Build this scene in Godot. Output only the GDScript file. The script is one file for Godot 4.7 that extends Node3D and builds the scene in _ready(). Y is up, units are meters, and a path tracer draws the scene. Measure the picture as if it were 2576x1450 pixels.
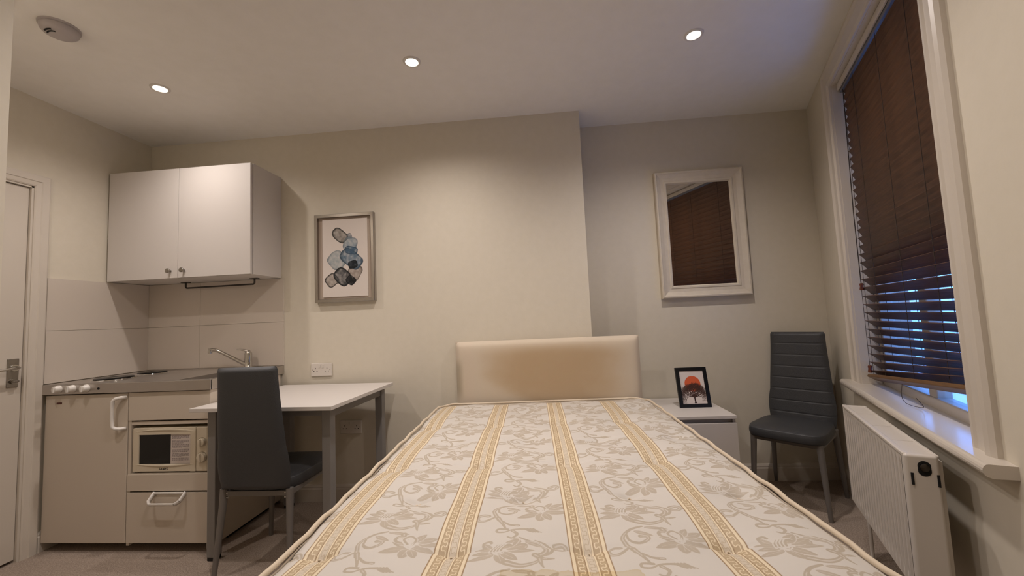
extends Node3D
# A small studio room at dusk: kitchenette, desk, bed, alcove and a splayed window wall.
# x runs along the back wall, y is up, z comes towards the camera; metres.

# ---------------------------------------------------------------- mesh builder
class MB:
	var v := PackedVector3Array()
	var n := PackedVector3Array()
	var t := PackedVector2Array()
	var ix := PackedInt32Array()
	var xf := Transform3D()

	func vert(p: Vector3, nn: Vector3, uv := Vector2.ZERO) -> int:
		v.append(xf * p)
		n.append((xf.basis * nn).normalized())
		t.append(uv)
		return v.size() - 1

	func tri(a: int, b: int, c: int) -> void: # counter-clockwise from outside
		ix.append(a); ix.append(c); ix.append(b)

	func quad(a: Vector3, b: Vector3, c: Vector3, d: Vector3) -> void:
		var nn := (b - a).cross(d - a)
		if nn.length() < 1e-12:
			nn = (c - b).cross(d - b)
		nn = nn.normalized()
		var i := vert(a, nn, Vector2(0, 1))
		vert(b, nn, Vector2(1, 1)); vert(c, nn, Vector2(1, 0)); vert(d, nn, Vector2(0, 0))
		tri(i, i + 1, i + 2); tri(i, i + 2, i + 3)

	func box(lo: Vector3, hi: Vector3) -> void:
		var a := Vector3(lo.x, lo.y, lo.z); var b := Vector3(hi.x, lo.y, lo.z)
		var c := Vector3(hi.x, hi.y, lo.z); var d := Vector3(lo.x, hi.y, lo.z)
		var e := Vector3(lo.x, lo.y, hi.z); var f := Vector3(hi.x, lo.y, hi.z)
		var g := Vector3(hi.x, hi.y, hi.z); var h := Vector3(lo.x, hi.y, hi.z)
		quad(e, f, g, h); quad(b, a, d, c); quad(a, e, h, d); quad(f, b, c, g); quad(h, g, c, d); quad(a, b, f, e)

	# box with rounded edges
	func rb(lo: Vector3, hi: Vector3, r := 0.003, soft := false) -> void:
		var ctr := (lo + hi) / 2.0
		var h := (hi - lo) / 2.0
		r = minf(r, minf(h.x, minf(h.y, h.z)) * 0.98)
		var core := h - Vector3(r, r, r)
		var steps := [0.0, 0.3, 1.0] if soft else [0.0, 1.0]
		for ax in 3:
			var u := (ax + 1) % 3
			var w := (ax + 2) % 3
			var cu := []
			var cw := []
			for s in steps:
				cu.append(-h[u] + r * s); cw.append(-h[w] + r * s)
			var m: int = steps.size()
			for k in m:
				cu.append(h[u] - r * steps[m - 1 - k]); cw.append(h[w] - r * steps[m - 1 - k])
			for side in [-1.0, 1.0]:
				var base := v.size()
				for i in cu.size():
					for j in cw.size():
						var p := Vector3()
						p[ax] = side * h[ax]; p[u] = cu[i]; p[w] = cw[j]
						var q := p.clamp(-core, core)
						var nn := (p - q).normalized()
						vert(ctr + q + nn * r, nn, Vector2(float(i) / (cu.size() - 1), float(j) / (cw.size() - 1)))
				var L := cw.size()
				for i in cu.size() - 1:
					for j in L - 1:
						var a := base + i * L + j
						if side > 0.0:
							tri(a, a + L, a + L + 1); tri(a, a + L + 1, a + 1)
						else:
							tri(a, a + L + 1, a + L); tri(a, a + 1, a + L + 1)

	# round bar along points; radius may be a number or an array
	func tube(pts: Array, rad, sides := 12, caps := true, flat := 1.0) -> void:
		var up := Vector3.UP
		var first: Vector3 = (pts[1] - pts[0]).normalized()
		if absf(first.dot(up)) > 0.9:
			up = Vector3.RIGHT
		var side := first.cross(up).normalized()
		var base := v.size()
		var m := pts.size()
		for i in m:
			var dir: Vector3
			if i == 0:
				dir = pts[1] - pts[0]
			elif i == m - 1:
				dir = pts[m - 1] - pts[m - 2]
			else:
				dir = (pts[i + 1] - pts[i]).normalized() + (pts[i] - pts[i - 1]).normalized()
			dir = dir.normalized()
			side = (side - dir * side.dot(dir)).normalized()
			var other := dir.cross(side)
			var r: float = rad[i] if rad is Array else rad
			for k in sides:
				var a := TAU * k / sides
				var nn := side * cos(a) + other * sin(a)
				vert(pts[i] + side * cos(a) * r + other * sin(a) * r * flat, nn, Vector2(float(k) / sides, float(i) / m))
		for i in m - 1:
			for k in sides:
				var a := base + i * sides + k
				var b := base + i * sides + (k + 1) % sides
				tri(a, b, b + sides); tri(a, b + sides, a + sides)
		if caps:
			for e in 2:
				var i := 0 if e == 0 else m - 1
				var dir: Vector3 = (pts[0] - pts[1]) if e == 0 else (pts[m - 1] - pts[m - 2])
				dir = dir.normalized()
				var b2 := v.size()
				for k in sides:
					var q := xf.affine_inverse() * v[base + i * sides + k]
					vert(q, dir)
				for k in range(1, sides - 1):
					if e == 0:
						tri(b2, b2 + k + 1, b2 + k)
					else:
						tri(b2, b2 + k, b2 + k + 1)

	# profile of (radius, height) turned about y, from bottom outside to top
	func lathe(prof: Array, segs := 24) -> void:
		for i in prof.size() - 1:
			var p: Vector2 = prof[i]
			var q: Vector2 = prof[i + 1]
			if p.distance_to(q) < 1e-7:
				continue
			var d := (q - p).normalized()
			var np := Vector2(d.y, -d.x)
			var n0 := np
			var n1 := np
			if i > 0:
				var e: Vector2 = (prof[i] - prof[i - 1]).normalized()
				var m0 := Vector2(e.y, -e.x)
				if m0.dot(np) > 0.7:
					n0 = (m0 + np).normalized()
			if i < prof.size() - 2:
				var e2: Vector2 = (prof[i + 2] - prof[i + 1]).normalized()
				var m1 := Vector2(e2.y, -e2.x)
				if m1.dot(np) > 0.7:
					n1 = (m1 + np).normalized()
			var base := v.size()
			for k in segs + 1:
				var a := TAU * k / segs
				var c := cos(a)
				var s := sin(a)
				vert(Vector3(p.x * c, p.y, -p.x * s), Vector3(n0.x * c, n0.y, -n0.x * s))
				vert(Vector3(q.x * c, q.y, -q.x * s), Vector3(n1.x * c, n1.y, -n1.x * s))
			for k in segs:
				var a := base + k * 2
				tri(a, a + 2, a + 3); tri(a, a + 3, a + 1)

	# polygon in the xy plane pushed from z0 to z1 (polygon counter-clockwise)
	func prism(poly: PackedVector2Array, z0: float, z1: float) -> void:
		var tr := Geometry2D.triangulate_polygon(poly)
		var b := v.size()
		for p in poly:
			vert(Vector3(p.x, p.y, z1), Vector3(0, 0, 1))
		for p in poly:
			vert(Vector3(p.x, p.y, z0), Vector3(0, 0, -1))
		var m := poly.size()
		for i in range(0, tr.size(), 3):
			var A := poly[tr[i]]; var B := poly[tr[i + 1]]; var C := poly[tr[i + 2]]
			if (B - A).cross(C - A) > 0.0:
				tri(b + tr[i], b + tr[i + 1], b + tr[i + 2]); tri(b + m + tr[i], b + m + tr[i + 2], b + m + tr[i + 1])
			else:
				tri(b + tr[i], b + tr[i + 2], b + tr[i + 1]); tri(b + m + tr[i], b + m + tr[i + 1], b + m + tr[i + 2])
		for i in m:
			var p := poly[i]
			var q := poly[(i + 1) % m]
			quad(Vector3(p.x, p.y, z0), Vector3(q.x, q.y, z0), Vector3(q.x, q.y, z1), Vector3(p.x, p.y, z1))

	# mitred frame round a w x h rectangle centred in xy; profile of (inset from the outer edge, z)
	func frame(w: float, h: float, prof: Array) -> void:
		for i in prof.size() - 1:
			var p: Vector2 = prof[i]
			var q: Vector2 = prof[i + 1]
			var cs := [Vector2(-1, -1), Vector2(1, -1), Vector2(1, 1), Vector2(-1, 1)]
			for k in 4:
				var a: Vector2 = cs[k]
				var b: Vector2 = cs[(k + 1) % 4]
				quad(Vector3(a.x * (w / 2 - p.x), a.y * (h / 2 - p.x), p.y), Vector3(b.x * (w / 2 - p.x), b.y * (h / 2 - p.x), p.y),
					Vector3(b.x * (w / 2 - q.x), b.y * (h / 2 - q.x), q.y), Vector3(a.x * (w / 2 - q.x), a.y * (h / 2 - q.x), q.y))

	# flat convex cap facing nn
	func fan(pts: Array, nn: Vector3) -> void:
		var base := v.size()
		for p in pts:
			vert(p, nn)
		var flip := 0.0
		for k in range(1, pts.size() - 1):
			flip += (pts[k] - pts[0]).cross(pts[k + 1] - pts[0]).dot(nn)
		for k in range(1, pts.size() - 1):
			if flip > 0.0:
				tri(base, base + k, base + k + 1)
			else:
				tri(base, base + k + 1, base + k)

	# smooth sheet from a function of (u, v) in 0..1; normals face du x dv
	func sheet(nu: int, nv: int, f: Callable, uvf = null) -> void:
		var base := v.size()
		var ps := PackedVector3Array()
		for j in nv + 1:
			for i in nu + 1:
				ps.append(f.call(float(i) / nu, float(j) / nv))
		var w := nu + 1
		for j in nv + 1:
			for i in nu + 1:
				var du := ps[j * w + mini(i + 1, nu)] - ps[j * w + maxi(i - 1, 0)]
				var dv := ps[mini(j + 1, nv) * w + i] - ps[maxi(j - 1, 0) * w + i]
				var uv := Vector2(float(i) / nu, float(j) / nv)
				var nn := du.cross(dv)
				vert(ps[j * w + i], nn.normalized() if nn.length() > 1e-12 else Vector3.UP, uvf.call(ps[j * w + i]) if uvf != null else uv)
		for j in nv:
			for i in nu:
				var a := base + j * w + i
				tri(a, a + 1, a + w + 1); tri(a, a + w + 1, a + w)

	func mesh() -> ArrayMesh:
		var arr := []
		arr.resize(Mesh.ARRAY_MAX)
		arr[Mesh.ARRAY_VERTEX] = v
		arr[Mesh.ARRAY_NORMAL] = n
		arr[Mesh.ARRAY_TEX_UV] = t
		arr[Mesh.ARRAY_INDEX] = ix
		var am := ArrayMesh.new()
		am.add_surface_from_arrays(Mesh.PRIMITIVE_TRIANGLES, arr)
		return am

# ---------------------------------------------------------------- constants
const CEIL := 2.486
const ALCOVE := -0.25
const CHIM := 3.062
const WC := Vector3(4.63, 0, -0.22)   # where the splayed window wall meets the alcove
const WANGLE := -22.6
const FRONT := 3.05

var M := {}

# ---------------------------------------------------------------- node helpers
func named(p: Node, o: Node3D, called: String) -> void:
	o.name = called
	if p == self:
		var k := 0
		while p.has_node(NodePath(o.name)):
			k += 1
			o.name = "%s_%03d" % [called, k]
	p.add_child(o, true)

func meta(o: Node3D, label: String, category: String, group := "", kind := "") -> void:
	if label: o.set_meta("label", label)
	if category: o.set_meta("category", category)
	if group: o.set_meta("group", group)
	if kind: o.set_meta("kind", kind)

func thing(called: String, label: String, category: String, at := Vector3.ZERO, yaw := 0.0, group := "") -> Node3D:
	var o := Node3D.new()
	named(self, o, called)
	o.position = at
	o.rotation_degrees.y = yaw
	meta(o, label, category, group)
	return o

func part(p: Node, called: String, mb: MB, m: Material, label := "") -> MeshInstance3D:
	var o := MeshInstance3D.new()
	o.mesh = mb.mesh()
	o.material_override = m
	named(p, o, called)
	if label: o.set_meta("label", label)
	return o

func struct(called: String, mb: MB, m: Material, label: String, category: String, at := Vector3.ZERO, yaw := 0.0) -> MeshInstance3D:
	var o := part(self, called, mb, m)
	o.position = at
	o.rotation_degrees.y = yaw
	meta(o, label, category, "", "structure")
	return o

# ---------------------------------------------------------------- materials
func mat(called: String, c: Color, rough := 0.6, metal := 0.0, spec := 0.5) -> StandardMaterial3D:
	var m := StandardMaterial3D.new()
	m.resource_name = called
	m.albedo_color = c
	m.roughness = rough
	m.metallic = metal
	m.metallic_specular = spec
	M[called] = m
	return m

func noise_tex(freq: float, a: Color, b: Color, size := 512, oct := 4, seed_ := 1, normal := false, bump := 2.0) -> NoiseTexture2D:
	var f := FastNoiseLite.new()
	f.seed = seed_
	f.noise_type = FastNoiseLite.TYPE_SIMPLEX_SMOOTH
	f.frequency = freq
	f.fractal_octaves = oct
	var t := NoiseTexture2D.new()
	t.width = size; t.height = size
	t.seamless = true
	t.noise = f
	if normal:
		t.as_normal_map = true
		t.bump_strength = bump
	else:
		var g := Gradient.new()
		g.set_color(0, a); g.set_color(1, b)
		t.color_ramp = g
	return t

func tri_map(m: StandardMaterial3D, scale: Vector3, world := true) -> void:
	m.uv1_triplanar = true
	m.uv1_world_triplanar = world
	m.uv1_scale = scale

func make_materials() -> void:
	var w := mat("wall paint", Color(0.842, 0.81, 0.745), 0.75, 0.0, 0.35)
	w.albedo_texture = noise_tex(0.02, Color(0.985, 0.985, 0.98), Color(1, 1, 1), 512, 4, 3)
	w.normal_enabled = true
	w.normal_texture = noise_tex(0.08, Color.BLACK, Color.WHITE, 512, 3, 5, true, 1.0)
	w.normal_scale = 0.1
	tri_map(w, Vector3(1.6, 1.6, 1.6))
	var c := mat("ceiling paint", Color(0.93, 0.915, 0.89), 0.8, 0.0, 0.3)
	c.albedo_texture = w.albedo_texture
	tri_map(c, Vector3(0.9, 0.9, 0.9))
	mat("white gloss paint", Color(0.80, 0.765, 0.715), 0.38)
	mat("tile glaze", Color(0.80, 0.76, 0.71), 0.16)
	mat("grout", Color(0.66, 0.62, 0.57), 0.9)
	mat("white laminate", Color(0.80, 0.775, 0.75), 0.42)
	mat("unit laminate", Color(0.80, 0.755, 0.695), 0.45)
	mat("white plastic", Color(0.86, 0.84, 0.81), 0.35)
	mat("shadow gap", Color(0.03, 0.025, 0.02), 0.9)
	mat("black plastic", Color(0.025, 0.025, 0.027), 0.35)
	mat("socket plastic", Color(0.84, 0.81, 0.77), 0.3)
	mat("dark hole", Color(0.02, 0.02, 0.02), 0.8)
	mat("chrome", Color(0.80, 0.79, 0.77), 0.08, 1.0)
	mat("satin chrome", Color(0.62, 0.60, 0.57), 0.28, 1.0)
	mat("dark steel", Color(0.30, 0.28, 0.26), 0.35, 1.0)
	var ss := mat("stainless", Color(0.74, 0.715, 0.69), 0.30, 0.92)
	ss.roughness_texture = noise_tex(0.03, Color(0.75, 0.75, 0.75), Color(1, 1, 1), 256, 4, 8)
	ss.roughness = 0.36
	tri_map(ss, Vector3(2, 2, 30))
	mat("hob iron", Color(0.03, 0.03, 0.03), 0.28)
	mat("cream plastic", Color(0.83, 0.785, 0.70), 0.4)
	mat("cream plastic dark", Color(0.76, 0.70, 0.57), 0.4)
	mat("black glass", Color(0.012, 0.012, 0.012), 0.12)
	mat("grey table metal", Color(0.52, 0.505, 0.49), 0.45, 0.0)
	var ch := mat("grey faux leather", Color(0.225, 0.228, 0.235), 0.5, 0.0, 0.5)
	ch.normal_enabled = true
	ch.normal_texture = noise_tex(0.12, Color.BLACK, Color.WHITE, 256, 3, 12, true, 3.0)
	ch.normal_scale = 0.35
	tri_map(ch, Vector3(7, 7, 7), false)
	mat("grey chair metal", Color(0.46, 0.44, 0.42), 0.42, 0.25)
	var cp := mat("carpet", Color(0.775, 0.705, 0.64), 0.97, 0.0, 0.1)
	cp.albedo_texture = noise_tex(0.10, Color(0.70, 0.69, 0.685), Color(1, 1, 1), 512, 5, 21)
	cp.normal_enabled = true
	cp.normal_texture = noise_tex(0.3, Color.BLACK, Color.WHITE, 512, 3, 22, true, 6.0)
	tri_map(cp, Vector3(2.4, 2.4, 2.4))
	cp.rim_enabled = true
	cp.rim = 0.3
	var wd := mat("walnut slat", Color(0.41, 0.27, 0.18), 0.42)
	wd.albedo_texture = noise_tex(0.012, Color(0.62, 0.58, 0.55), Color(1, 1, 1), 512, 5, 31)
	tri_map(wd, Vector3(1.2, 22, 22), false)
	var wb := mat("walnut rail", Color(0.50, 0.36, 0.20), 0.4)
	wb.albedo_texture = wd.albedo_texture
	tri_map(wb, Vector3(1.2, 22, 22), false)
	mat("blind cord", Color(0.22, 0.17, 0.13), 0.8)
	mat("tassel wood", Color(0.40, 0.20, 0.12), 0.4)
	mat("head rail metal", Color(0.50, 0.50, 0.53), 0.4, 0.6)
	mat("silver frame", Color(0.70, 0.68, 0.66), 0.2, 1.0)
	mat("mount board", Color(0.70, 0.64, 0.58), 0.8)
	mat("paper", Color(0.86, 0.82, 0.78), 0.85)
	var mf := mat("mirror frame paint", Color(0.83, 0.79, 0.72), 0.5)
	mf.albedo_texture = noise_tex(0.02, Color(0.965, 0.96, 0.95), Color(1, 1, 1), 256, 4, 41)
	tri_map(mf, Vector3(3, 3, 3), false)
	mat("mirror glass", Color(0.93, 0.93, 0.92), 0.01, 1.0)
	mat("black frame", Color(0.02, 0.019, 0.018), 0.35)
	mat("radiator enamel", Color(0.82, 0.79, 0.75), 0.35)
	mat("piping", Color(0.80, 0.74, 0.65), 0.7)
	mat("mattress side", Color(0.80, 0.75, 0.68), 0.75)
	mat("divan fabric", Color(0.62, 0.56, 0.48), 0.85)
	var g := mat("window glass", Color(0.9, 0.95, 1.0, 0.06), 0.02)
	g.transparency = BaseMaterial3D.TRANSPARENCY_ALPHA
	var lens := mat("lamp lens", Color(1, 1, 1), 0.3)
	lens.emission_enabled = true
	lens.emission = Color(1.0, 0.93, 0.84)
	lens.emission_energy_multiplier = 14.0
	mat("smoke grey", Color(0.70, 0.67, 0.66), 0.5)

# ---------------------------------------------------------------- small image helpers
func img_mat(called: String, img: Image, rough := 0.8) -> StandardMaterial3D:
	var m := mat(called, Color.WHITE, rough)
	m.albedo_texture = ImageTexture.create_from_image(img)
	m.texture_repeat = false
	return m

func smooth(a: float, b: float, x: float) -> float:
	var q := clampf((x - a) / (b - a), 0.0, 1.0)
	return q * q * (3.0 - 2.0 * q)

# ================================================================ scene
func _ready() -> void:
	# camera
	var cam := Camera3D.new()
	cam.name = "camera"
	add_child(cam)
	cam.position = Vector3(2.7799, 1.1413, 2.6019)
	cam.rotation = Vector3(0.0726, 0.0818, -0.0452)
	cam.fov = rad_to_deg(2.0 * atan(725.0 / 1010.83))
	cam.near = 0.02
	cam.current = true
	# sky and exposure
	var we := WorldEnvironment.new()
	we.name = "environment"
	var env := Environment.new()
	env.background_mode = Environment.BG_SKY
	var sky := Sky.new()
	var sm := ProceduralSkyMaterial.new()
	sm.sky_top_color = Color(0.33, 0.54, 0.95)
	sm.sky_horizon_color = Color(0.42, 0.66, 1.0)
	sm.ground_bottom_color = Color(0.33, 0.54, 0.92)
	sm.ground_horizon_color = Color(0.42, 0.66, 1.0)
	sm.sun_angle_max = 1.0
	sky.sky_material = sm
	env.sky = sky
	env.background_energy_multiplier = 4.6
	env.tonemap_mode = Environment.TONE_MAPPER_LINEAR
	env.tonemap_exposure = 1.05
	env.sdfgi_enabled = true
	env.ssao_enabled = true
	env.ssil_enabled = true
	we.environment = env
	add_child(we)

	make_materials()
	room_shell()
	window_wall()
	door_left()
	ceiling_fittings()
	kitchen()
	table_and_chairs()
	bed()
	alcove_things()
	pictures()
	radiator()

# ---------------------------------------------------------------- room
func room_shell() -> void:
	var b := MB.new()
	b.box(Vector3(-0.3, -0.12, -0.5), Vector3(5.2, 0, FRONT + 0.2))
	struct("floor", b, M["carpet"], "beige grey short pile carpet under the table and bed", "floor")
	b = MB.new()
	b.box(Vector3(-0.3, CEIL, -0.5), Vector3(5.2, CEIL + 0.12, FRONT + 0.2))
	struct("ceiling", b, M["ceiling paint"], "plain white painted ceiling with recessed spotlights", "ceiling")
	# chimney breast and alcove
	b = MB.new()
	b.box(Vector3(-0.15, 0, -0.45), Vector3(CHIM, CEIL, 0))
	var wb := struct("wall_back", b, M["wall paint"], "magnolia back wall standing forward behind kitchenette and headboard", "wall")
	b = MB.new()
	b.box(Vector3(CHIM - 0.05, 0, ALCOVE - 0.15), Vector3(5.1, CEIL, ALCOVE))
	struct("wall_alcove", b, M["wall paint"], "recessed alcove wall behind the mirror and bedside drawers", "wall")
	# left wall with door recess z 0.66..1.44
	b = MB.new()
	b.box(Vector3(-0.15, 0, -0.02), Vector3(0, CEIL, 0.655))
	b.box(Vector3(-0.15, 0, 1.445), Vector3(0, CEIL, FRONT))
	b.box(Vector3(-0.15, 1.98, 0.655), Vector3(0, CEIL, 1.445))
	b.box(Vector3(-0.2, 0, 0.6), Vector3(-0.06, 2.05, 1.5))
	var wl := struct("wall_left", b, M["wall paint"], "magnolia left wall with the white door in it", "wall")
	# partition whose edge shows at the left of the view
	b = MB.new()
	b.box(Vector3(0.0, 0, 1.695), Vector3(1.40, CEIL, FRONT))
	struct("wall_partition", b, M["wall paint"], "plain partition wall edge at the far left, nearer than the door", "wall")
	b = MB.new()
	b.box(Vector3(-0.1, 0, FRONT), Vector3(5.1, CEIL, FRONT + 0.15))
	struct("wall_front", b, M["wall paint"], "plain wall opposite the headboard", "wall")
	# splash-back tiles
	var x1 := 0.396
	for r in 2:
		var y0 := 0.889 if r == 0 else 1.1816
		var y1 := 1.1802 if r == 0 else 1.478
		for cc in [[0.0095, x1 - 0.0008], [x1 + 0.0008, 1.004]]:
			b = MB.new()
			b.rb(Vector3(cc[0], y0, -0.002), Vector3(cc[1], y1, 0.009), 0.0008)
			part(wb, "tile", b, M["tile glaze"])
		b = MB.new()
		b.rb(Vector3(-0.002, y0, 0.001), Vector3(0.009, y1, 0.587), 0.0008)
		part(wl, "tile", b, M["tile glaze"])
	# skirting boards
	var prof := PackedVector2Array([Vector2(0, 0), Vector2(0.016, 0), Vector2(0.016, 0.078), Vector2(0.012, 0.086), Vector2(0.012, 0.094), Vector2(0.006, 0.104), Vector2(0, 0.106)])
	skirting("baseboard_back", prof, Vector3(0.98, 0, 0), Vector3(CHIM + 0.016, 0, 0), Vector3(0, 0, 1), "white skirting board along the back wall under the table")
	skirting("baseboard_alcove", prof, Vector3(CHIM, 0, ALCOVE), Vector3(4.64, 0, ALCOVE), Vector3(0, 0, 1), "white skirting board along the alcove behind the corner chair")
	var d := Vector3(sin(deg_to_rad(WANGLE)), 0, cos(deg_to_rad(WANGLE)))
	var inward := Vector3(-d.z, 0, d.x)
	skirting("baseboard_right", prof, WC - d * 0.03, WC + d * 3.4, inward, "white skirting board under the radiator on the window wall")
	skirting("baseboard_left", prof, Vector3(0, 0, 0.50), Vector3(0, 0, 0.592), Vector3(1, 0, 0), "short white skirting end beside the door frame and fridge")

func skirting(called: String, prof: PackedVector2Array, a: Vector3, c: Vector3, out: Vector3, label: String) -> void:
	var b := MB.new()
	for i in prof.size():
		var p := prof[i]
		var q := prof[(i + 1) % prof.size()]
		var pa := a + out * p.x + Vector3.UP * p.y
		var qa := a + out * q.x + Vector3.UP * q.y
		var pc := c + out * p.x + Vector3.UP * p.y
		var qc := c + out * q.x + Vector3.UP * q.y
		if (c - a).cross(Vector3.UP).dot(out) < 0.0:
			b.quad(pa, pc, qc, qa)
		else:
			b.quad(pc, pa, qa, qc)
	for e in 2:
		var o: Vector3 = a if e == 0 else c
		var nn := (a - c).normalized() * (1.0 if e == 0 else -1.0)
		var cap := []
		for p in prof:
			cap.append(o + out * p.x + Vector3.UP * p.y)
		b.fan(cap, nn)
	struct(called, b, M["white gloss paint"], label, "skirting board")

# wall frame: x along the wall towards the camera, y up, z into the room
func wall_x(s: float, y: float, inward: float) -> Vector3:
	var d := Vector3(sin(deg_to_rad(WANGLE)), 0, cos(deg_to_rad(WANGLE)))
	return WC + d * s + Vector3.UP * y + Vector3(-d.z, 0, d.x) * inward

func wall_yaw() -> float:
	# rotation that takes local x to the wall direction d
	var d := Vector3(sin(deg_to_rad(WANGLE)), 0, cos(deg_to_rad(WANGLE)))
	return rad_to_deg(atan2(-d.z, d.x))

const W0 := 0.60
const W1 := 1.665
const WB := 0.700
const WT := 2.33

func window_wall() -> void:
	var yaw := wall_yaw()
	var b := MB.new()
	b.box(Vector3(-0.12, 0, -0.22), Vector3(W0, CEIL, 0))
	b.box(Vector3(W1, 0, -0.22), Vector3(3.9, CEIL, 0))
	b.box(Vector3(W0, 0, -0.22), Vector3(W1, WB - 0.015, 0))
	b.box(Vector3(W0, WT, -0.22), Vector3(W1, CEIL, 0))
	struct("wall_right", b, M["wall paint"], "magnolia splayed wall holding the window and radiator", "wall", WC, yaw)
	# architrave: moulded boards round the opening
	b = MB.new()
	var prof := [Vector2(0.0, 0.0), Vector2(0.0, 0.012), Vector2(0.012, 0.020), Vector2(0.026, 0.024), Vector2(0.034, 0.017), Vector2(0.040, 0.014), Vector2(0.085, 0.013), Vector2(0.092, 0.018), Vector2(0.103, 0.018), Vector2(0.110, 0.012), Vector2(0.118, 0.010), Vector2(0.118, 0.0)]
	# left, right uprights and head, mitred
	var aw := 0.118
	for i in prof.size() - 1:
		var p: Vector2 = prof[i]
		var q: Vector2 = prof[i + 1]
		var pl := W0 - aw + p.x
		var ql := W0 - aw + q.x
		var pr := W1 + aw - p.x
		var qr := W1 + aw - q.x
		var pt := WT + aw - p.x
		var qt := WT + aw - q.x
		b.quad(Vector3(pl, WB, p.y), Vector3(ql, WB, q.y), Vector3(ql, qt, q.y), Vector3(pl, pt, p.y))
		b.quad(Vector3(qr, WB, q.y), Vector3(pr, WB, p.y), Vector3(pr, pt, p.y), Vector3(qr, qt, q.y))
		b.quad(Vector3(ql, qt, q.y), Vector3(qr, qt, q.y), Vector3(pr, pt, p.y), Vector3(pl, pt, p.y))
	struct("trim_1", b, M["white gloss paint"], "white moulded architrave boards around the window opening", "window trim", WC, yaw)
	# sill board with a rounded nose
	b = MB.new()
	var nose := PackedVector2Array()
	nose.append(Vector2(-0.086, WB - 0.012))
	nose.append(Vector2(0.048, WB - 0.020))
	for k in 9:
		var a := -PI / 2 + PI * k / 8.0
		nose.append(Vector2(0.052 + 0.013 * cos(a), WB - 0.001 + 0.0165 * sin(a)))
	nose.append(Vector2(-0.086, WB + 0.0155))
	var sx0 := 0.455
	var sx1 := 1.84
	for i in nose.size():
		var p := nose[i]
		var q := nose[(i + 1) % nose.size()]
		for seg in [[sx0, sx1]]:
			b.quad(Vector3(seg[1], p.y, p.x), Vector3(seg[1], q.y, q.x), Vector3(seg[0], q.y, q.x), Vector3(seg[0], p.y, p.x))
	for e in 2:
		var xx: float = sx0 if e == 0 else sx1
		var cap := []
		for p in nose:
			cap.append(Vector3(xx, p.y, p.x))
		b.fan(cap, Vector3(-1 if e == 0 else 1, 0, 0))
	struct("trim_2", b, mat("sill gloss paint", Color(0.80, 0.765, 0.715), 0.2), "white painted window sill board above the radiator", "window sill", WC, yaw)
	# jamb linings
	b = MB.new()
	b.box(Vector3(W0, WB, -0.09), Vector3(W0 + 0.004, WT, 0.0))
	b.box(Vector3(W1 - 0.004, WB, -0.09), Vector3(W1, WT, 0.0))
	b.box(Vector3(W0, WT - 0.004, -0.09), Vector3(W1, WT, 0.0))
	struct("trim_3", b, M["white gloss paint"], "white window reveal lining beside the blind", "window trim", WC, yaw)
	# window frame and panes
	b = MB.new()
	b.rb(Vector3(W0, WB, -0.14), Vector3(W1, WB + 0.056, -0.085), 0.006)
	b.rb(Vector3(W0, WT - 0.06, -0.14), Vector3(W1, WT, -0.085), 0.006)
	b.rb(Vector3(W0, WB + 0.05, -0.14), Vector3(W0 + 0.055, WT - 0.05, -0.085), 0.006)
	b.rb(Vector3(W1 - 0.055, WB + 0.05, -0.14), Vector3(W1, WT - 0.05, -0.085), 0.006)
	b.rb(Vector3(1.10, WB + 0.05, -0.138), Vector3(1.165, WT - 0.05, -0.09), 0.006)
	b.rb(Vector3(W0 + 0.05, 1.62, -0.137), Vector3(W1 - 0.05, 1.68, -0.092), 0.006)
	var wf := struct("window_1", b, M["white gloss paint"], "white framed window behind the wooden blind", "window", WC, yaw)
	for px in [[W0 + 0.05, 1.105], [1.16, W1 - 0.05]]:
		for py in [[WB + 0.055, 1.625], [1.675, WT - 0.055]]:
			b = MB.new()
			b.box(Vector3(px[0], py[0], -0.118), Vector3(px[1], py[1], -0.114))
			part(wf, "pane", b, M["window glass"])
	blind()

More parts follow.
